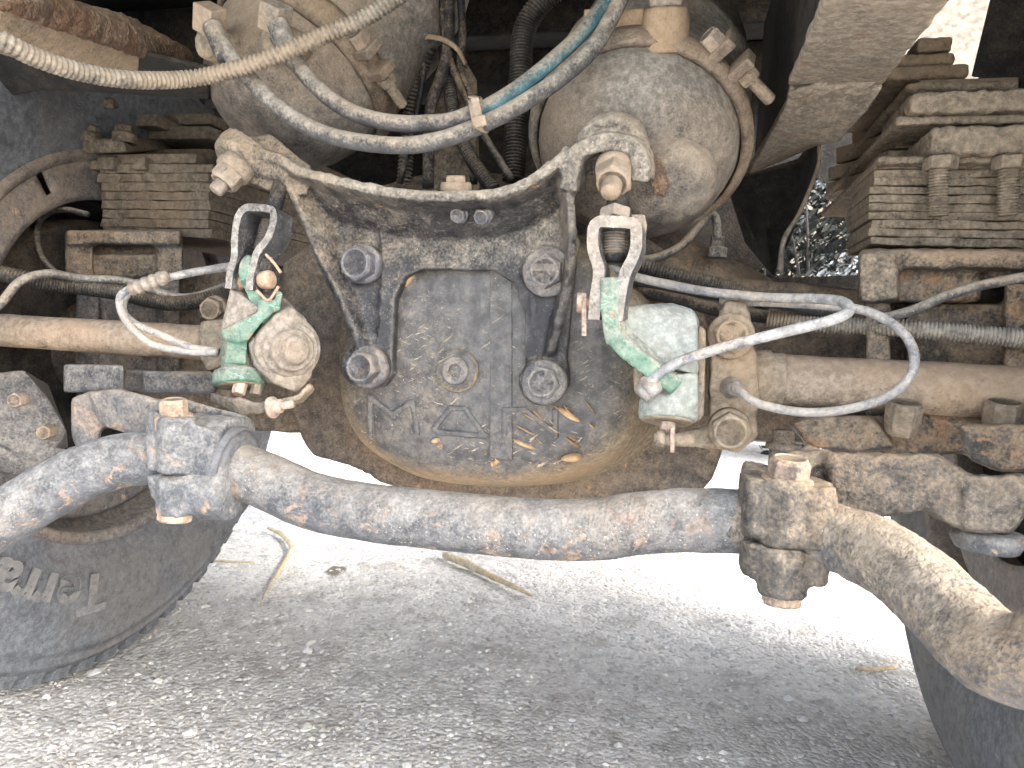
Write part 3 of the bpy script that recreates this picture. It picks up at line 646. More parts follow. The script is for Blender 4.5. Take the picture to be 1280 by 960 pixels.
# arm from the clevis down to the body
slab(bm, [V(*p) for p in ((316, 322, .698), (306, 345, .700), (318, 372, .704), (335, 400, .708), (350, 420, .712))], [V(*p) for p in ((325, 322, .724), (316, 345, .728), (326, 372, .732), (343, 400, .736), (356, 420, .74))], .013)
lathe(bm, V(317, 340, .711), X, [(.018, -.007), (.018, .007)], seg=30)
hull(bm, [V(a, b, y) for a, b in ((275, 414), (322, 390), (338, 390), (310, 425), (300, 429), (281, 425)) for y in (.693, .73)])
hull(bm, [V(a, b, y) for a, b in ((322, 376), (334, 372), (346, 378), (336, 398), (322, 396)) for y in (.694, .73)])
hull(bm, [V(a, b, y) for a, b in ((346, 362), (353, 366), (350, 388), (340, 392)) for y in (.697, .72)])
hull(bm, [V(a, b, y) for a, b in ((283, 424), (309, 424), (307, 456), (281, 454)) for y in (.697, .75)])
finish('arm', bm, M_green, sL, cast=.0016, sm=3, disp=.0015, dsz=.01)
bm = bmesh.new()
q0 = V(299, 468, .715); adn = Vector((.18, -.25, -1)).normalized()
lathe(bm, q0, adn, [(.018, -.035), (.019, -.004), (.026, -.003), (.0275, .0), (.0275, .010), (.026, .0125)], seg=40)
finish('worm_housing', bm, M_green, sL, disp=.001)
bm = bmesh.new(); lathe(bm, q0, adn, [(.022, .0), (.0225, .0128), (.020, .0138), (.0, .0138)], seg=30); o = finish('worm_cap', bm, M_dust, sL, disp=.001)
bm = bmesh.new(); lathe(bm, V(299, 487, .70), (0.1, -.5, -.9), [(.0075, -.012), (.0075, .004), (.0065, .006)], hexa=True); finish('adjusting_screw', bm, M_pin, sL, smooth=False, bevel=.001)
bm = bmesh.new(); lathe(bm, V(319, 492, .712), (0.1, -.5, -.9), [(.0062, -.012), (.0062, .001), (.005, .002)], hexa=True); finish('plug', bm, M_dust, sL, smooth=False, bevel=.001)
bm = bmesh.new()   # body with flat inward face
hull(bm, [(288, 360, .702), (326, 386, .702), (300, 404, .70), (276, 414, .70), (282, 388, .702), (290, 358, .76), (340, 370, .76), (276, 414, .75), (320, 420, .75)])
hull(bm, [(311, 430, .70), (345, 392, .70), (364, 384, .712), (384, 400, .735), (394, 430, .75), (390, 470, .74), (372, 492, .722), (342, 480, .705), (318, 456, .70), (345, 360, .77), (300, 400, .78), (310, 470, .78), (380, 480, .78)])
finish('body', bm, M_dustpale, sL, cast=.002, sm=4, disp=.002, dsz=.015)
bm = bmesh.new(); cc = V(360, 436, .722); da = Vector((.72, -.68, -.02)).normalized()
lathe(bm, cc, da, [(.036, -.012), (.0355, .002), (.033, .006), (.0305, .0065), (.030, .010), (.0275, .0125), (.0235, .013), (.023, .018), (.0205, .021), (.0165, .0215), (.0155, .027), (.012, .031), (.005, .033), (.0, .0332)], seg=60)
finish('dome_cap', bm, M_dustpale, sL, disp=.0015, dsz=.012)
bm = bmesh.new(); slab(bm, [V(*p) for p in ((296, 498, .70), (320, 506, .70), (348, 502, .70), (372, 497, .705), (388, 480, .71))], [V(*p) for p in ((290, 500, .735), (320, 512, .735), (350, 508, .735), (376, 502, .735), (392, 484, .735))], .006)
hull(bm, [(262, 490, .73), (290, 498, .70), (330, 506, .70), (332, 517, .70), (300, 520, .705), (275, 508, .72), (300, 500, .76), (262, 500, .77), (300, 518, .76)])
finish('anchor_strap', bm, M_dust, sL, cast=.0025, sm=4, disp=.003, dsz=.012)
bm = bmesh.new(); sweep(bm, [V(334, 510, .69), V(366, 505, .686)], .0042, 14)
lathe(bm, V(341, 509, .688), V(366, 505, .686)-V(334, 510, .69), [(.0115, -.002), (.0115, .001), (.0075, .002), (.0075, .010)], seg=20); finish('strap_bolt', bm, M_pin, sL, disp=.001)
# right: seen nearly edge on
t = thing('slack_adjuster', 'right slack adjuster, pale green forging with bent arm and flat grey side', 'slack adjuster', V(830, 460, .78), 'slack adjusters on the camshafts')
sR = t
bm = bmesh.new()
slab(bm, [V(*p) for p in ((762, 346, .672), (762, 385, .672), (766, 424, .675), (790, 445, .68), (822, 468, .688), (846, 486, .70))],
     [V(*p) for p in ((764, 348, .70), (765, 385, .70), (778, 412, .71), (806, 434, .72), (832, 458, .73), (850, 478, .74))], .0175)
finish('arm', bm, M_green, sR, cast=.0022, sm=4, disp=.0012, dsz=.01)
bm = bmesh.new()
hull(bm, [(782, 382, .705), (776, 410, .700), (800, 430, .70), (835, 458, .70), (872, 470, .71), (872, 400, .73), (866, 386, .74), (840, 378, .75), (800, 384, .73), (876, 470, .78), (874, 400, .79), (830, 382, .78), (800, 400, .77), (840, 470, .78)])
finish('body', bm, M_greenpale, sR, cast=.0025, sm=6, disp=.0015, dsz=.015)
bm = bmesh.new()
q0 = V(836, 500, .735); adn = Vector((.02, -.30, -1)).normalized()
hull(bm, [(836, 468, .70), (872, 466, .705), (872, 508, .712), (836, 508, .706), (840, 470, .76), (874, 468, .76), (874, 508, .76), (840, 508, .76)])
lathe(bm, q0, adn, [(.024, -.03), (.026, -.004), (.0285, .002), (.0285, .018), (.027, .0205)], seg=40)
finish('worm_housing', bm, M_greenpale, sR, cast=.0022, sm=3, disp=.001)
bm = bmesh.new(); lathe(bm, q0, adn, [(.024, .01), (.0245, .0215), (.022, .0225), (.0, .0225)], seg=30); finish('worm_cap', bm, M_dust, sR, disp=.002)
bm = bmesh.new(); lathe(bm, q0+adn*.022, adn, [(.008, 0), (.008, .012), (.006, .014)], hexa=True); finish('adjusting_screw', bm, M_pin, sR, smooth=False, bevel=.001)
bm = bmesh.new(); hull(bm, [V(a, b, y) for a, b in ((792, 456), (806, 456), (803, 498), (793, 490)) for y in (.73, .76)]); hull(bm, [V(a, b, y) for a, b in ((798, 512), (812, 490), (820, 530), (800, 524)) for y in (.725, .75)])
finish('cover_flange', bm, M_dust, sR, cast=.0025, disp=.002)
bm = bmesh.new(); hull(bm, [V(a, b, y) for a, b in ((872, 405), (882, 412), (880, 520), (870, 530)) for y in (.735, .80)]); finish('side_plate', bm, M_dust, sR, cast=.0025, disp=.002)
bm = bmesh.new(); lathe(bm, V(804, 492, .695), V(822, 478, .70)-V(804, 492, .695), [(.0, -.004), (.0085, -.003), (.0095, .002), (.0095, .011), (.007, .012), (.007, .018)], seg=20)
lathe(bm, V(808, 476, .694), V(822, 492, .69)-V(808, 476, .694), [(.0055, -.004), (.0075, .002), (.0085, .004), (.0085, .010), (.006, .016)], seg=20); finish('sensor_plug', bm, M_zinc, sR)
bm = bmesh.new(); hull(bm, [V(a, b, y) for a, b in ((838, 535), (843, 535), (843, 566), (838, 566)) for y in (.705, .725)]); finish('pawl_tab', bm, M_pin, sR, bevel=.001)
bm = bmesh.new(); sweep(bm, [V(818, 549, .715), V(868, 551, .715)], .0062, 16); lathe(bm, V(826, 549, .715), X, [(.0095, -.004), (.0095, .004)], hexa=True); finish('strap_bolt', bm, M_dust, sR, disp=.001)
# ------------------------------------------------------------------ camshaft tubes
def camtube(label, x0, x1, y, z0, z1, r, dirn):
    t = thing('camshaft_tube', label, 'camshaft tube', (x0, y, z0), 'brake camshaft tubes')
    bm = bmesh.new(); sweep(bm, resample([Vector((x0, y, z0)), Vector((x1, y, z1))], .02), r, 36, wob=.025)
    finish('tube', bm, M_tube, t, disp=.002, dsz=.02); return t
a, b = V(262, 429, .80), V(-90, 407, .80)
cL_ = camtube('left camshaft tube, bare dusty pipe running out to the left wheel', a.x, b.x, .80, a.z, b.z, .0218, -1)
bm = bmesh.new()
hull(bm, [(252, 402, .77), (285, 398, .77), (282, 455, .77), (258, 465, .77), (246, 440, .78), (250, 405, .86), (290, 400, .86), (285, 470, .86)])
hull(bm, [(262, 385, .80), (280, 380, .80), (300, 396, .80), (262, 410, .80), (262, 385, .85), (300, 385, .85), (280, 420, .85)])
hull(bm, [(258, 468, .79), (285, 462, .79), (292, 508, .78), (268, 500, .79), (262, 470, .85), (300, 508, .84)])
finish('flange', bm, M_dust, cL_, cast=.003, sm=5, disp=.004, dsz=.015)
bolt(cL_, V(268, 386, .79), (.15, -1, -.1), .0145, M_dust, h=.012, washer=.016, rot=.2)
a, b = V(958, 474, .835), V(1800, 520, .835)
cR_ = camtube('right camshaft tube, thick tan pipe behind the cable loop', a.x, b.x, .835, a.z, b.z, .0272, 1)
bm = bmesh.new(); A_ = Vector((1, 0, 0)); c0 = V(946, 473, .83); lathe(bm, c0, X, [(.031, -.01), (.031, .012), (.0285, .014), (.0285, .026), (.027, .027)], seg=40); finish('collar', bm, M_dust, cR_, disp=.001)
bm = bmesh.new()
hull(bm, [(888, 436, .775), (945, 440, .79), (950, 500, .79), (925, 555, .78), (886, 540, .775), (886, 436, .83), (950, 440, .84), (950, 510, .84), (890, 550, .83)])
hull(bm, [(905, 376, .785), (934, 374, .79), (938, 402, .785), (942, 440, .79), (892, 440, .78), (898, 400, .785), (905, 376, .81), (934, 374, .81), (940, 430, .83), (892, 430, .82)])
hull(bm, [(845, 540, .775), (900, 538, .775), (945, 520, .78), (948, 545, .78), (925, 566, .775), (880, 560, .77), (846, 556, .78), (850, 545, .82), (945, 530, .83), (920, 562, .82)])
finish('flange', bm, M_dust, cR_, cast=.0028, sm=5, disp=.005, dsz=.014)
bolt(cR_, V(914, 420, .772), (.02, -1, .05), .0185, M_dust, h=.015, washer=.0235, rot=.25)
bolt(cR_, V(912, 537, .765), (.02, -1, -.05), .0195, M_dust, h=.016, washer=.021, rot=.1)
# ------------------------------------------------------------------ stabiliser bar
t = thing('stabilizer_bar', 'thick bent stabilizer bar, flaking blue grey paint, sweeping across the lower middle', 'stabilizer bar', V(640, 650, .6))
bp = [(-120, 735, .52), (-40, 675, .535), (20, 638, .55), (90, 598, .575), (150, 576, .60), (210, 572, .615), (268, 578, .62), (330, 600, .622), (390, 626, .622), (460, 640, .622), (560, 651, .622), (660, 660, .622), (740, 662, .622), (800, 654, .62), (860, 650, .62), (930, 652, .62)]
P1 = px_path(bp, 8)
bm = bmesh.new(); sweep(bm, resample(P1, .006), [.0265, .0265, .0265, .0265, .0265, .0262, .0262, .0262], 40, wob=.02)
finish('bar', bm, M_bar, t, disp=.0012, dsz=.01)
bm = bmesh.new()
bp2 = [(915, 652, .62), (980, 656, .612), (1040, 670, .595), (1100, 694, .565), (1158, 737, .525), (1204, 784, .49), (1244, 816, .465), (1295, 826, .445), (1350, 800, .43)]
sweep(bm, resample(px_path(bp2, 8), .006), [.0258, .0258, .0256, .0254, .0252, .0252], 40, wob=.03)
finish('bar_end', bm, M_bar_mud, t, disp=.004, dsz=.02, disp2=.0025, label='mud caked right end of the bar')
# left clamp
t = thing('bar_clamp', 'left stabilizer clamp block, blue grey paint flaking, split across its middle', 'clamp', V(240, 580, .62), 'stabilizer bar clamps')
def blk(bm, c, prof, y0, y1): prism(bm, prof, y0, y1)
bm = bmesh.new()
hull(bm, [V(a, b, y) for (a, b), y in (((196, 520), .585), ((232, 528), .58), ((262, 536), .585), ((262, 592), .585), ((198, 588), .58), ((186, 586), .60), ((186, 522), .60), ((300, 545), .62), ((305, 590), .625), ((305, 545), .67), ((190, 520), .67), ((190, 588), .67), ((305, 592), .67))])
lathe(bm, V(272, 570, .618), X, [(.039, -.03), (.039, .018), (.037, .02)], seg=40)
for px_ in (222,): sweep(bm, [V(px_, 520, .586), V(px_, 589, .586)], .0175, 20)
hull(bm, [V(a, b, y) for a, b in ((183, 518), (197, 512), (198, 589), (184, 588)) for y in (.578, .63)])
finish('upper_block', bm, M_clampL, t, cast=.0026, sm=3, disp=.0035, dsz=.015)
bm = bmesh.new()
hull(bm, [V(a, b, y) for (a, b), y in (((200, 593), .582), ((262, 597), .587), ((262, 620), .59), ((240, 636), .59), ((204, 634), .585), ((188, 592), .60), ((192, 618), .605), ((303, 596), .63), ((300, 618), .635), ((285, 640), .635), ((262, 648), .625), ((300, 600), .67), ((190, 592), .67), ((204, 635), .66), ((280, 640), .67))])
sweep(bm, [V(222, 594, .586), V(219, 640, .588)], .0175, 20); lathe(bm, V(272, 606, .61), X, [(.030, -.02), (.033, -.01), (.033, .018), (.028, .022)], seg=30)
hull(bm, [V(a, b, y) for a, b in ((184, 594), (198, 594), (202, 628), (190, 622)) for y in (.578, .63)])
finish('lower_cap', bm, M_clampL, t, cast=.0026, sm=3, disp=.0035, dsz=.015)
bm = bmesh.new(); lathe(bm, V(284, 578, .618), X+Z*-.12, [(.0365, -.03), (.0365, .012), (.034, .014), (.0335, .010), (.030, .010), (.0298, .015), (.0265, .0155)], seg=48); finish('bushing', bm, M_rubber, t)
bolt(t, V(219, 640, .588), (0.0, -.15, -1), .0155, M_bolt, h=.009, rot=.2); bolt(t, V(218, 521, .588), (0.0, -.1, 1), .0125, M_bolt, h=.016, washer=.017)
# its hanger arm
t = thing('hanger_arm', 'left cast hanger arm reaching from the spring seat to the clamp block', 'hanger arm', V(150, 530, .68), 'cast hanger arms above the stabilizer bar')
bm = bmesh.new()
hull(bm, [V(a, b, y) for a, b in ((90, 498), (118, 488), (128, 530), (122, 560), (96, 562), (90, 540)) for y in (.66, .72)])
hull(bm, [V(a, b, y) for a, b in ((110, 490), (150, 486), (200, 500), (196, 540), (182, 548), (128, 532)) for y in (.645, .70)])
hull(bm, [(196, 500, .625), (228, 498, .63), (310, 520, .68), (318, 528, .70), (318, 580, .71), (290, 560, .69), (196, 540, .625), (200, 500, .72), (316, 526, .75), (300, 580, .74)])
finish('arm_casting', bm, M_clampL, t, cast=.0032, sm=5, disp=.004, dsz=.015)
bm = bmesh.new(); lathe(bm, V(112, 560, .69), -Z, [(.022, 0), (.024, .006), (.022, .012), (.0, .012)], seg=24); finish('nut', bm, M_clampL, t)
# right clamp
t = thing('bar_clamp', 'right stabilizer clamp block caked in tan mud, split across its middle', 'clamp', V(985, 640, .62), 'stabilizer bar clamps')
bm = bmesh.new()
hull(bm, [V(a, b, y) for (a, b), y in (((935, 600), .575), ((1000, 608), .57), ((1003, 684), .572), ((934, 672), .575), ((924, 590), .60), ((924, 668), .60), ((1040, 605), .60), ((1036, 684), .60), ((930, 575), .66), ((1042, 600), .66), ((1036, 684), .67), ((926, 670), .67))])
sweep(bm, [V(1022, 606, .585), V(1020, 684, .585)], .0135, 20); hull(bm, [V(a, b, y) for a, b in ((960, 598), (1005, 600), (1005, 612), (958, 610)) for y in (.572, .61)])
sweep(bm, [V(980, 606, .585), V(978, 682, .585)], .0165, 20)
finish('upper_block', bm, M_clampR, t, cast=.0028, sm=3, disp=.005, dsz=.012, disp2=.001)
bm = bmesh.new()
hull(bm, [V(a, b, y) for (a, b), y in (((934, 678), .575), ((1002, 690), .572), ((998, 715), .575), ((965, 735), .585), ((940, 718), .585), ((922, 672), .60), ((926, 715), .605), ((1034, 690), .60), ((1028, 720), .60), ((1012, 734), .61), ((924, 674), .67), ((930, 715), .66), ((1034, 690), .67), ((1010, 730), .66))])
sweep(bm, [V(980, 692, .588), V(977, 742, .588)], .0185, 20); sweep(bm, [V(1018, 692, .59), V(1014, 728, .59)], .0125, 20)
finish('lower_cap', bm, M_clampR, t, cast=.0028, sm=3, disp=.005, dsz=.012, disp2=.001)
bolt(t, V(977, 741, .588), (0.0, -.12, -1), .0155, M_bolt, h=.009, rot=.2); bolt(t, V(984, 602, .592), (0.05, -.1, 1), .0155, M_bolt, h=.018, washer=.02)
t = thing('hanger_arm', 'right cast hanger arm, mud crusted, arching from the clamp to the right edge', 'hanger arm', V(1130, 600, .66), 'cast hanger arms above the stabilizer bar')
bm = bmesh.new()
hull(bm, [V(a, b, y) for a, b in ((985, 565), (1030, 562), (1048, 576), (1046, 640), (1000, 610), (950, 592)) for y in (.625, .66)])
hull(bm, [(935, 596, .61), (1010, 556, .64), (1040, 566, .63), (1000, 606, .60), (940, 602, .66), (1010, 560, .70)])
hull(bm, [V(a, b, y) for a, b in ((1030, 566), (1060, 572), (1170, 569), (1160, 636), (1080, 634), (1044, 656), (1040, 640)) for y in (.615, .66)])
hull(bm, [V(a, b, y) for a, b in ((1150, 569), (1172, 569), (1222, 600), (1225, 664), (1208, 664), (1150, 636)) for y in (.615, .66)])
hull(bm, [V(a, b, y) for a, b in ((1205, 596), (1280, 594), (1284, 640), (1262, 668), (1206, 664)) for y in (.61, .665)])
finish('arm_casting', bm, M_clampR, t, cast=.0032, sm=4, disp=.006, dsz=.012, disp2=.0015)
bm = bmesh.new(); lathe(bm, V(1235, 664, .64), -Z, [(.024, 0), (.026, .006), (.022, .014), (.0, .014)], seg=24); finish('nut', bm, M_clampL, t)
# ------------------------------------------------------------------ leaf springs
def box_px(bm, px0, px1, py0, py1, y0, y1, rot=0, bulge=0):
    a = V(px0, (py0+py1)/2, y0); b = V(px1, (py0+py1)/2, y0); zt = V((px0+px1)/2, py0, y0).z; zb = V((px0+px1)/2, py1, y0).z
    box(bm, (a.x, y0, zb), (b.x, y1, zt))
def spring(label, x0, x1, top, bot, n, y0, taper, mat, ln):
    t = thing('leaf_spring', label, 'leaf spring', V((x0+x1)/2, bot, y0+.1), 'leaf springs of the rear axle')
    for i in range(n):
        a = top+(bot-top)*i/n; b = top+(bot-top)*(i+1)/n
        bm = bmesh.new(); j = random.uniform(-3, 3); k = random.uniform(-3, 3)
        box_px(bm, x0+j+taper*(n-1-i)*-1, x1+k, a+random.uniform(-.3, .5), b-.1, y0+random.uniform(-.004, .004), y0+ln)
        bmesh.ops.subdivide_edges(bm, edges=[e for e in bm.edges if abs((e.verts[0].co-e.verts[1].co).normalized().x) > .8], cuts=14)
        for v_ in bm.verts:
            v_.co += Vector((0, random.uniform(-.003, .003) if v_.co.y < 1.5 else 0, .0016*mnoise.noise(v_.co*40+Vector((0, 0, i)))))
        finish('leaf', bm, mat, t, smooth=False, bevel=.0015)
    return t
spL = spring('left leaf spring pack with stepped clip plates, in the shade beside the left wheel', 128, 262, 205, 296, 8, .95, .8, M_leaf_shaded, .5)
bm = bmesh.new(); hull(bm, [(70, 175, .93), (152, 172, .93), (158, 190, .93), (92, 193, .93), (78, 188, .93), (70, 175, .96), (160, 172, .99), (300, 185, 1.5), (300, 178, 1.5), (160, 192, .99)]); finish('clip_plate', bm, M_leaf_shaded, spL, cast=.004, sm=2, disp=.003)
bm = bmesh.new(); hull(bm, [(74, 124, .95), (140, 122, .95), (142, 136, .95), (76, 138, .95), (205, 122, 1.3), (205, 136, 1.3), (76, 126, 1.0)]); finish('clip_plate', bm, M_leaf_shaded, spL, cast=.004, sm=2, disp=.003)
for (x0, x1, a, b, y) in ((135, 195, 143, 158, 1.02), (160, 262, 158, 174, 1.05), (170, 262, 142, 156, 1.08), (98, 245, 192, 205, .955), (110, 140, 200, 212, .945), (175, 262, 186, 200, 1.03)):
    bm = bmesh.new(); box_px(bm, x0, x1, a, b, y, y+.9); finish('leaf', bm, M_leaf_shaded, spL, smooth=False, bevel=.002)
for px_ in (112, 156): bolt(spL, V(px_, 168, .94), (0, 0, 1), .014, M_leaf_shaded, h=.012, washer=.017)
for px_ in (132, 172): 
    bm = bmesh.new(); box_px(bm, px_-7, px_+9, 196, 212, .938, .96); finish('clip_tab', bm, M_leaf_shaded, spL, bevel=.002)
spR = spring('right leaf spring pack, thick stack of mud coated leaves with two clip studs', 1086, 1290, 200, 308, 10, .86, -.5, M_leaf, .12)
def plate(x0, x1, a, b, y, y2, lump=.004):
    bm = bmesh.new(); pa, pb = V(x0, (a+b)/2, y), V(x1, (a+b)/2, y); zt, zb = V((x0+x1)/2, a, y).z, V((x0+x1)/2, b, y).z
    box(bm, (pa.x, y, zb), (pb.x, y2, zt)); finish('clip_plate', bm, M_leaf, spR, cast=.0035, sm=3, disp=lump, dsz=.012, disp2=.001)
plate(1098, 1320, 193, 204, .845, 1.2); plate(1165, 1320, 156, 192, .83, .93, .008); plate(1120, 1320, 142, 154, .86, 1.3); plate(1138, 1320, 112, 140, .85, .97, .008); plate(1132, 1275, 100, 112, .89, 1.2)
plate(1146, 1192, 44, 64, .98, 1.1); plate(1120, 1195, 66, 82, .97, 1.1); plate(1105, 1212, 80, 98, .96, 1.2)
for i, (a, b, c_, d) in enumerate(((1110, 1150, 100, 120), (1085, 1150, 122, 140), (1065, 1150, 143, 160), (1045, 1120, 163, 185), (1035, 1110, 188, 206), (1032, 1100, 208, 224))):
    bm = bmesh.new(); hull(bm, [V(a, c_+22, 1.3), V(a, d+20, 1.3), V(b, c_, .95), V(b, d, .95), V(a, c_+22, 1.3)+X*.1, V(a, d+20, 1.3)+X*.1, V(b, c_, .95)+X*.1, V(b, d, .95)+X*.1]); finish('leaf', bm, M_leaf, spR, smooth=False, bevel=.002)
for px_ in (1175, 1262):
    bm = bmesh.new(); sweep(bm, resample([V(px_-1, 205, .835), V(px_-3, 270, .838)], .002), .0098, 18, corr=.003); o = finish('clip_stud', bm, M_leaf, spR, disp=.001)
    bolt(o, V(px_, 212, .835), (0, 0, 1), .0165, M_leaf, h=.014) if False else None
    bm = bmesh.new(); lathe(bm, V(px_, 213, .836), Z, [(.015, 0), (.0165, .002), (.0165, .012), (.0145, .014)], hexa=True); finish('nut', bm, M_leaf, o, smooth=False, bevel=.0015)
# ------------------------------------------------------------------ spring seats
t = thing('spring_seat', 'left spring seat casting, dusty squared saddle under the leaf pack', 'spring seat', V(155, 400, .96), 'spring seats on the axle')
bm = bmesh.new()
def bx(a, b, c_, d, y0, y1): hull(bm, [V(x, y_, yy) for x, y_ in ((a, c_), (b, c_), (b, d), (a, d)) for yy in (y0, y1)])
bx(82, 226, 288, 306, .90, 1.05); bx(82, 116, 300, 350, .91, 1.05); bx(196, 228, 300, 348, .91, 1.05); bx(122, 196, 318, 348, .93, 1.05); bx(112, 200, 300, 318, .955, 1.05)
finish('saddle', bm, M_seat, t, cast=.004, sm=6, disp=.004, dsz=.02)
bm = bmesh.new(); bx(96, 124, 340, 520, .925, 1.0); bx(128, 200, 345, 470, .94, 1.05); bx(196, 224, 345, 470, .93, 1.0)
finish('leg', bm, M_seatL, t, cast=.004, sm=4, disp=.004, dsz=.02)
bm = bmesh.new(); bx(80, 155, 456, 490, .74, .86); bx(140, 180, 462, 488, .80, .9); bx(178, 270, 464, 492, .76, .88)
finish('bottom_plate', bm, M_seatL, t, cast=.0035, sm=5, disp=.003, dsz=.02)
t = thing('spring_seat', 'right spring seat casting caked with dry mud under the leaf pack', 'spring seat', V(1180, 420, .86), 'spring seats on the axle')
bm = bmesh.new()
bx(1078, 1330, 312, 336, .81, .96); bx(1074, 1122, 316, 378, .80, .95); bx(1128, 1225, 342, 378, .84, .96); bx(1130, 1320, 332, 350, .86, .96)
finish('saddle', bm, M_seat, t, cast=.004, sm=6, disp=.006, dsz=.014, disp2=.0012)
bm = bmesh.new(); bx(1082, 1112, 376, 520, .83, .90); bx(1132, 1245, 380, 520, .87, .96); bx(1256, 1330, 355, 540, .83, .95)
bx(1092, 1106, 378, 392, .82, .9)
finish('leg', bm, M_seat, t, cast=.004, sm=4, disp=.006, dsz=.014)
bm = bmesh.new()
hull(bm, [V(a, b, y) for a, b in ((985, 528), (1010, 520), (1090, 520), (1120, 560), (1060, 566), (1010, 556)) for y in (.80, .95)])
hull(bm, [V(a, b, y) for a, b in ((1095, 515), (1200, 515), (1330, 540), (1330, 560), (1100, 570)) for y in (.84, .95)])
hull(bm, [V(a, b, y) for a, b in ((1200, 532), (1330, 528), (1330, 590), (1250, 588), (1215, 575)) for y in (.74, .9)])
finish('bottom_plate', bm, M_seat, t, cast=.004, sm=7, disp=.007, dsz=.02)
for px_ in (1128, 1252): bolt(t, V(px_, 528, .80), (0, -.2, 1), .017, M_leaf, h=.02)
bm = bmesh.new(); lathe(bm, V(978, 562, .80), Z, [(.013, -.03), (.013, .0), (.017, .001), (.017, .006), (.011, .007), (.011, .02)], seg=20); finish('lower_bolt', bm, M_bar_mud, t)
# ------------------------------------------------------------------ wheels
WY, WZ = 1.007, .512
def wheel(label, Xp, s, letters=False):
    t = thing('wheel', label, 'wheel', (Xp, WY, 0), 'wheels of the rear axle')
    def lt(name, prof, mat, parent, seg=120, **k):
        bm = bmesh.new(); rr = [[Vector((Xp+s*o_, WY+r*math.cos(2*math.pi*i/seg), WZ+r*math.sin(2*math.pi*i/seg))) for i in range(seg)] for r, o_ in prof]
        rings(bm, rr, cap=False); return finish(name, bm, mat, parent, **k)
    ty = lt('tyre', [(.288, -.035), (.300, -.004), (.312, .006), (.316, .004), (.345, .017), (.39, .024), (.425, .022), (.452, .014), (.456, .0155), (.466, .0145), (.469, .008), (.482, .001), (.484, .003), (.488, .002), (.492, -.006), (.502, -.012), (.508, -.03), (.510, -.06), (.510, -.26), (.50, -.30), (.45, -.33), (.36, -.33), (.29, -.29)], M_rubber, t, seg=160)
    nb = 64; b0 = None
    for i in range(nb):
        if b0 is None:
            bm = bmesh.new(); w_ = .0175
            hull(bm, [Vector((s*o_, w_*q_*f, r)) for o_, r, f in ((-.006, .487, 1), (-.014, .515, .92), (-.05, .522, .92), (-.06, .50, 1)) for q_ in (-1, 1)])
            b0 = finish('tread_block', bm, M_rubber, None, smooth=False, bevel=.002); b = b0
        else:
            b = b0.copy(); C.objects.link(b)
        b.parent = ty; b.location = (0, 0, 0)
        b.location = Vector((Xp, WY, WZ))+Vector(ty.location)*-1-Vector(ty.location)*-1-Vector((0, 0, 0))
        b.rotation_euler = (2*math.pi*i/nb, 0, 0)
    rim = lt('rim', [(.312, .0), (.303, .009), (.292, .006), (.288, -.006), (.286, -.03), (.272, -.045), (.268, -.10), (.258, -.13), (.255, -.22), (.24, -.24), (.10, -.25)], M_drum, t, seg=96)
    lt('brake_drum', [(.08, -.24), (.205, -.22), (.205, -.05), (.195, -.04), (.08, -.05)], M_dark, t, seg=96)
    # dust shield with slots cut through
    bm = bmesh.new(); na = 120; radii = [.205, .214, .224, .243, .262, .276, .284]
    gv_ = [[bm.verts.new((Xp+s*(.004-.012*(k/6)**2), WY-.03+r*math.cos(2*math.pi*i/na), WZ+.025+r*math.sin(2*math.pi*i/na))) for i in range(na)] for k, r in enumerate(radii)]
    for k in range(6):
        for i in range(na):
            if k in (2, 3) and i in (39, 83, 20): continue
            bm.faces.new((gv_[k][i], gv_[k][(i+1) % na], gv_[k+1][(i+1) % na], gv_[k+1][i]))
    sh = finish('dust_shield', bm, M_drum, t); sh.modifiers.new('s', 'SOLIDIFY').thickness = .004
    if letters:
        th = -1.70
        for ch, adv in (('T', .0), ('e', .140), ('r', .132), ('r', .094), ('a', .098)):
            th -= adv
            cu = bpy.data.curves.new('raised_letter', 'FONT'); cu.body = ch; cu.size = .081; cu.extrude = .0012; cu.bevel_depth = .0005; cu.offset = .0022; cu.align_x = 'LEFT'
            tmp = bpy.data.objects.new('tmp', cu); lm = bpy.data.meshes.new_from_object(tmp); bpy.data.objects.remove(tmp)
            lo = bpy.data.objects.new('raised_letter', lm); C.objects.link(lo); lm.materials.append(M_letter)
            u_ = Vector((0, math.cos(th), math.sin(th))); nn = Vector((s, 0, 0)); r_ = u_.cross(nn)
            nrm = (nn+u_*.02).normalized(); uu = nrm.cross(r_).normalized()
            mm = Matrix((r_*1.12, uu, nrm)).transposed().to_4x4(); mm.translation = Vector((Xp+s*.0245, WY, WZ))+u_*.352
            lo.parent = ty; lo.matrix_basis = mm
        return t, ty
    return t, ty
# matrix bookkeeping: the tyre is stored at minus its root's location, its children in world axes
bpy.context.view_layer.update()
wl, tyl = wheel('left wheel, dark tyre with raised sidewall lettering and slotted brake drum', -.898, 1, letters=True)
wr, tyr = wheel('right wheel, tyre cut by the right edge behind the stabilizer bar end', .372, -1)
for px_, py_, r_ in ((20, 520, .075),):
    bm = bmesh.new(); hull(bm, [(-30, 470, .76), (30, 462, .78), (62, 500, .80), (84, 540, .81), (74, 556, .80), (40, 575, .78), (-30, 545, .74), (-30, 470, .85), (60, 480, .88), (86, 560, .86)]); hull(bm, [(-30, 556, .75), (40, 585, .78), (84, 560, .80), (72, 590, .80), (40, 602, .79), (-30, 580, .76), (60, 580, .86)]); finish('caliper_shield', bm, M_seatL, wl, cast=.003, sm=3, disp=.0015)
    for q_ in ((22, 500, .755), (58, 540, .785)): bolt(wl, V(*q_), (.3, -1, 0), .010, M_bolt, h=.008)
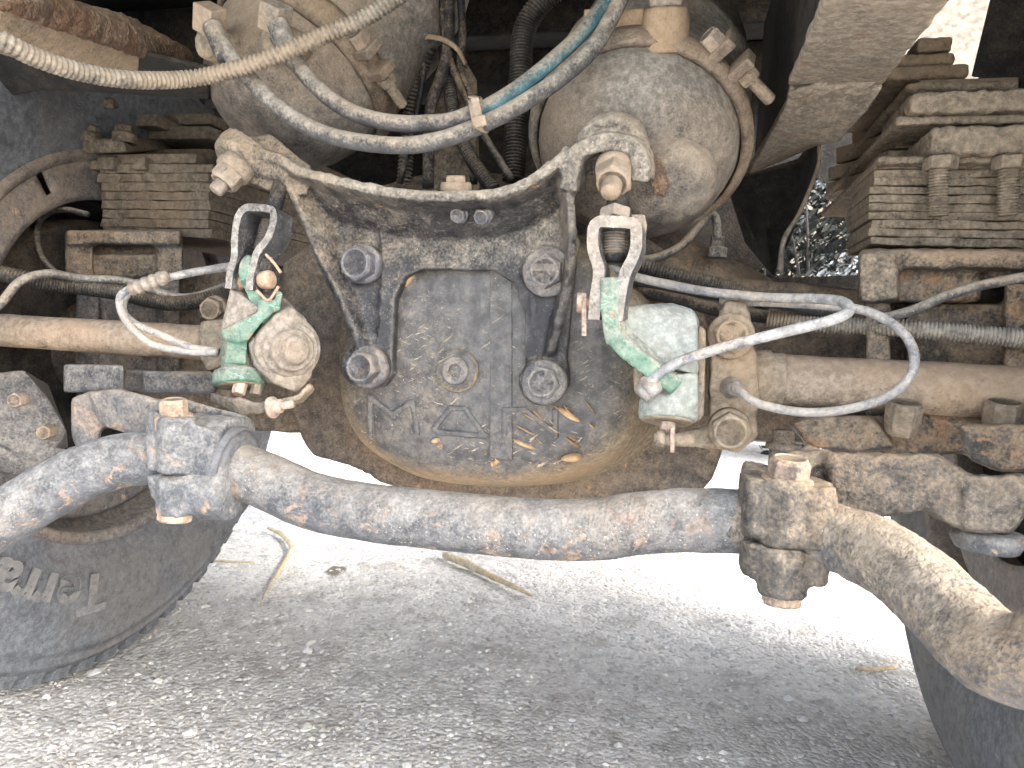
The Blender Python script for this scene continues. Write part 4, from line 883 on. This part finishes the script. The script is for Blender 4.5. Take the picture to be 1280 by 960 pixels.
# ------------------------------------------------------------------ hoses, conduits, cables
def hose(name, label, cat, pts, r, mat, corr=0, group=None, seg=16, wob=.03):
    t = thing(name, label, cat, V(*pts[0]), group)
    o = tubeo('tube', pts, r, mat, t, corr=corr, seg=seg, wob=0 if corr else wob); return t
h1 = hose('air_hose', 'lower dusty grey air hose, from the left elbow fitting, sagging to the clip', 'hose',
     [(268, 40, .70), (290, 72, .695), (318, 105, .69), (350, 136, .685), (395, 163, .68), (440, 176, .675), (500, 182, .675), (550, 175, .68), (600, 157, .69), (650, 131, .705), (700, 98, .72), (745, 55, .74), (785, -20, .76)], .0083, M_hose, group='air hoses to the brake chambers')
h2 = hose('air_hose', 'upper air hose turning from grey to teal, from the second elbow fitting', 'hose',
     [(346, 45, .71), (365, 72, .705), (390, 103, .70), (425, 132, .69), (465, 149, .685), (510, 155, .685), (560, 152, .69), (592, 142, .693)], .0083, M_hose, group='air hoses to the brake chambers')
tubeo('teal_section', [(585, 145, .692), (615, 130, .695), (650, 108, .705), (690, 76, .72), (730, 38, .74), (775, -20, .76)], .0075, M_hoseb, h2, wob=.03)
for nm, hh, px_, py_ in (('a', h1, 262, 24), ('b', h2, 344, 22)):
    c = V(px_, py_, .705); bm = bmesh.new()
    Mx = Matrix.Translation(c) @ Matrix.Rotation(.45, 4, 'Y') @ Matrix.Rotation(.5, 4, 'X')
    box(bm, (-.0125, -.012, -.014), (.0125, .012, .014), Mx); finish('elbow_block', bm, M_dustpale, hh, smooth=False, bevel=.002)
    bm = bmesh.new(); sweep(bm, px_path([(px_+3, py_+8, .70), (px_+14, py_+32, .70), (px_+22, py_+48, .698)]), .0108, 18, wob=.04); finish('ferrule', bm, M_hose, hh)
    bm = bmesh.new(); lathe(bm, V(px_+8, py_+32, .73), (.3, 1, .1), [(.017, -.015), (.019, 0), (.019, .02), (.0, .05)], seg=18); finish('port_fitting', bm, M_dust, hh, cast=.002, disp=.002)
t = thing('hose_clip', 'small dusty clip holding the two air hoses together', 'clip', V(596, 142, .68))
bm = bmesh.new(); cc = V(596, 147, .692); hull(bm, [V(a, b, y) for a, b in ((588, 122), (598, 121), (606, 158), (596, 162)) for y in (.676, .681)]); hull(bm, [V(a, b, y) for a, b in ((588, 147), (606, 143), (609, 156), (594, 160)) for y in (.672, .68)])
finish('clip_band', bm, M_dustpale, t, bevel=.0012)
bm = bmesh.new(); strap(bm, catmull([V(590, 124, .680), V(597, 158, .679), V(606, 162, .70), V(598, 124, .71), V(590, 122, .69)], 6), (1, 0, -.2), .008, .0015); finish('loop', bm, M_dustpale, t)
hose('conduit', 'pale corrugated conduit sweeping from the left edge over the left brake chamber', 'conduit',
     [(-60, 22, .47), (0, 50, .49), (50, 74, .52), (110, 92, .56), (170, 100, .60), (240, 98, .65), (300, 85, .66), (350, 68, .67), (410, 42, .685), (460, 20, .70), (520, -20, .72)], [.0082, .0082, .0086, .0086], M_cond, corr=.0048, group='corrugated conduits', seg=24)
hose('conduit', 'dark corrugated conduit dropping from the top between the chambers, left of the cable bundle', 'conduit', [(532, -30, .92), (540, 30, .92), (536, 60, .92), (522, 100, .93), (512, 150, .94), (505, 230, .95)], .0105, M_condd, corr=.005, group='corrugated conduits')
hose('conduit', 'upright corrugated conduit close against the left side of the right chamber', 'conduit', [(705, -20, .93), (675, 5, .93), (655, 40, .93), (650, 100, .92), (645, 160, .91), (642, 225, .90)], .0145, M_condd, corr=.0042, group='corrugated conduits')
hose('conduit', 'thin dark conduit slanting down to the bracket below the hose clip', 'conduit', [(556, 60, .93), (562, 110, .92), (572, 160, .90), (590, 200, .88), (618, 238, .86)], .009, M_condd, corr=.004, group='corrugated conduits')
for lb, pts, r in (('black cable bending out left of the bundle tie', [(508, -20, .93), (520, 30, .92), (528, 60, .92), (525, 120, .92), (500, 230, .94)], .004),
                   ('flat black cable hanging in the middle of the bundle', [(562, -20, .9), (560, 60, .9), (550, 100, .9), (538, 140, .9), (535, 235, .9)], .0075),
                   ('black cable running beside the bundle down to the right', [(552, -20, .9), (556, 50, .9), (572, 100, .9), (600, 160, .88), (640, 225, .86)], .0045),
                   ('outer black cable at the right of the bundle', [(575, -20, .91), (578, 40, .91), (576, 90, .91), (590, 130, .9), (592, 230, .9)], .005)):
    hose('cable', lb, 'cable', pts, r, M_cabled, group='cables between the brake chambers', seg=10)
t = thing('cable_tie', 'thin tie cinched round the dark cable bundle between the chambers', 'cable tie', V(545, 50, .9))
bm = bmesh.new(); strap(bm, catmull([V(524, 50, .905), V(535, 46, .893), (V(555, 50, .886)), V(572, 62, .89), V(582, 80, .90)], 6), (0, 0, 1), .006, .0016); finish('band', bm, M_dust, t)
t = thing('support_plate', 'dark upright plate behind the cable bundle', 'plate', V(575, 150, .96))
bm = bmesh.new(); hull(bm, [V(a, b, y) for a, b in ((540, 120), (578, 70), (596, 100), (600, 240), (540, 240)) for y in (.955, .965)]); finish('plate', bm, M_seat, t, bevel=.002)
hose('sensor_cable', 'pale cable looping out from the right slack adjuster plug', 'cable', [(812, 478, .69), (828, 464, .688), (860, 448, .685), (920, 430, .68), (980, 415, .68), (1030, 403, .68), (1058, 392, .685), (1058, 380, .70), (1030, 374, .73), (960, 372, .77), (880, 364, .79), (810, 350, .82), (760, 335, .85)], .0048, M_cable, group='pale sensor cables')
hose('sensor_cable', 'pale cable making the big round loop in front of the right camshaft tube', 'cable', [(916, 482, .765), (925, 490, .75), (950, 505, .74), (1000, 515, .735), (1050, 513, .735), (1100, 500, .735), (1132, 478, .735), (1143, 450, .735), (1134, 422, .74), (1108, 400, .75), (1070, 386, .76), (1000, 380, .78), (900, 376, .80)], .0044, M_cable, group='pale sensor cables')
bm = bmesh.new(); lathe(bm, V(914, 484, .78), V(921, 486, .755)-V(914, 484, .78), [(.011, -.005), (.011, .006), (.008, .012), (.0075, .02), (.005, .021)], seg=18); finish('cable_gland', bm, M_zinc, cR_)
hose('sensor_cable', 'upper of the two pale cables curling back from the left slack adjuster', 'cable', [(274, 439, .72), (240, 434, .71), (200, 418, .71), (170, 405, .715), (155, 390, .72), (158, 370, .73), (180, 356, .74), (225, 343, .76), (275, 334, .79), (330, 325, .83)], .0040, M_cable, group='pale sensor cables')
hose('sensor_cable', 'lower of the two pale cables curling back from the left slack adjuster', 'cable', [(272, 441, .715), (230, 439, .71), (190, 430, .71), (165, 410, .71), (152, 390, .70), (150, 372, .70), (160, 362, .70), (180, 354, .705), (205, 348, .71), (260, 338, .75), (330, 330, .80)], .0042, M_cable, group='pale sensor cables')
t = thing('cable_connector', 'pale ribbed connector sleeve on the left cable loop', 'connector', V(188, 354, .70))
bm = bmesh.new(); a = V(210, 345, .702)-V(164, 362, .70); L_ = a.length; pr = [(.004, 0), (.0075, .001)]
for k in range(9): pr += [(.0082 if k % 2 else .0068, L_*(.08+.1*k)), (.0082 if k % 2 else .0068, L_*(.16+.1*k))]
pr += [(.004, L_)]; lathe(bm, V(164, 362, .70), a, pr, seg=20); finish('sleeve', bm, M_dustpale, t, disp=.0008)
hose('conduit', 'dark corrugated conduit running behind the left cable loop from the left edge', 'conduit', [(-30, 335, .76), (30, 348, .78), (90, 358, .82), (150, 366, .84), (200, 378, .85), (250, 376, .86), (330, 350, .9)], .0105, M_condd, corr=.0036, group='corrugated conduits')
hose('cable', 'dusty cable arching in from the left edge above the left camshaft tube', 'cable', [(-30, 400, .72), (0, 380, .73), (25, 352, .75), (60, 342, .78), (100, 348, .82), (160, 352, .84), (230, 372, .86), (300, 352, .9)], .0055, M_hose, group='cables along the axle')
hose('cable', 'thin dark cable hooked over beside the left brake shield', 'cable', [(110, 268, .9), (80, 262, .9), (56, 270, .9), (46, 292, .9), (52, 320, .88), (70, 342, .86)], .0042, M_cabled, group='cables along the axle')
hose('conduit', 'tan corrugated conduit lying along the right axle arm to the right edge', 'conduit', [(960, 398, .86), (1020, 405, .85), (1080, 408, .84), (1130, 410, .82), (1200, 416, .81), (1330, 428, .80)], .0095, M_cond, corr=.0036, group='corrugated conduits')
hose('conduit', 'short dark corrugated conduit just right of the right yoke', 'conduit', [(780, 330, .87), (820, 338, .87), (860, 348, .87), (900, 358, .88), (960, 380, .9)], .0095, M_condd, corr=.0036, group='corrugated conduits')
hose('cable', 'thick black cable along the top of the right axle arm', 'cable', [(760, 348, .85), (820, 354, .84), (880, 366, .83), (940, 374, .82), (1000, 384, .84), (1060, 396, .86)], .0065, M_cabled, group='cables along the axle')
hose('cable', 'second black cable sagging under the first beside the right adjuster', 'cable', [(770, 358, .87), (840, 372, .87), (900, 388, .87), (980, 398, .87), (1060, 402, .87)], .0075, M_cabled, group='cables along the axle')
hose('cable', 'dusty cable slanting up across the right spring seat to the right edge', 'cable', [(1095, 400, .80), (1140, 388, .79), (1180, 371, .78), (1230, 356, .775), (1330, 338, .77)], .0048, M_hose, group='cables along the axle')
bp_ = hose('breather_pipe', 'grey breather pipe curving up to its fitting right of the right yoke', 'pipe', [(790, 326, .90), (820, 322, .90), (850, 308, .91), (872, 285, .92), (886, 268, .93), (895, 274, .935), (897, 300, .94)], .0052, M_hose)
bm = bmesh.new(); lathe(bm, V(896, 312, .945), Z, [(.013, -.01), (.013, .002), (.009, .003), (.009, .016)], hexa=True); finish('fitting', bm, M_hose, bp_, smooth=False, bevel=.001)
# ------------------------------------------------------------------ sticks on the ground
def gp(px, py, h=.008):
    d = fwd*FPX + rt*(px-640) - upv*(py-480); k = (HC-h)/-d.z
    return Vector((0, 0, HC))+d*k
def stick(label, pts, rs):
    t = thing('stick', label, 'stick', gp(*pts[0]), 'dry sticks on the gravel')
    bm = bmesh.new(); P = catmull([gp(a, b, .008) for a, b in pts], 6); sweep(bm, P, rs, 10, wob=.25); finish('twig', bm, M_wood, t, disp=.003, dsz=.01); return t
stick('straight dry stick lying under the middle of the stabilizer bar', [(556, 694), (580, 703), (610, 718), (640, 732), (664, 744)], [.009, .010, .008, .006, .003])
s2 = stick('crooked pale twig beside the left tyre', [(335, 660), (352, 668), (364, 684), (356, 702), (345, 720), (334, 738), (326, 755)], [.004, .007, .0065, .0055, .005, .004, .002])
stick('short pale stick on the sunlit gravel at the right', [(1070, 836), (1095, 836), (1122, 834)], [.003, .004, .003])
stick('thin straw lying flat left of the crooked twig', [(258, 700), (285, 702), (318, 703)], [.003, .003, .002])
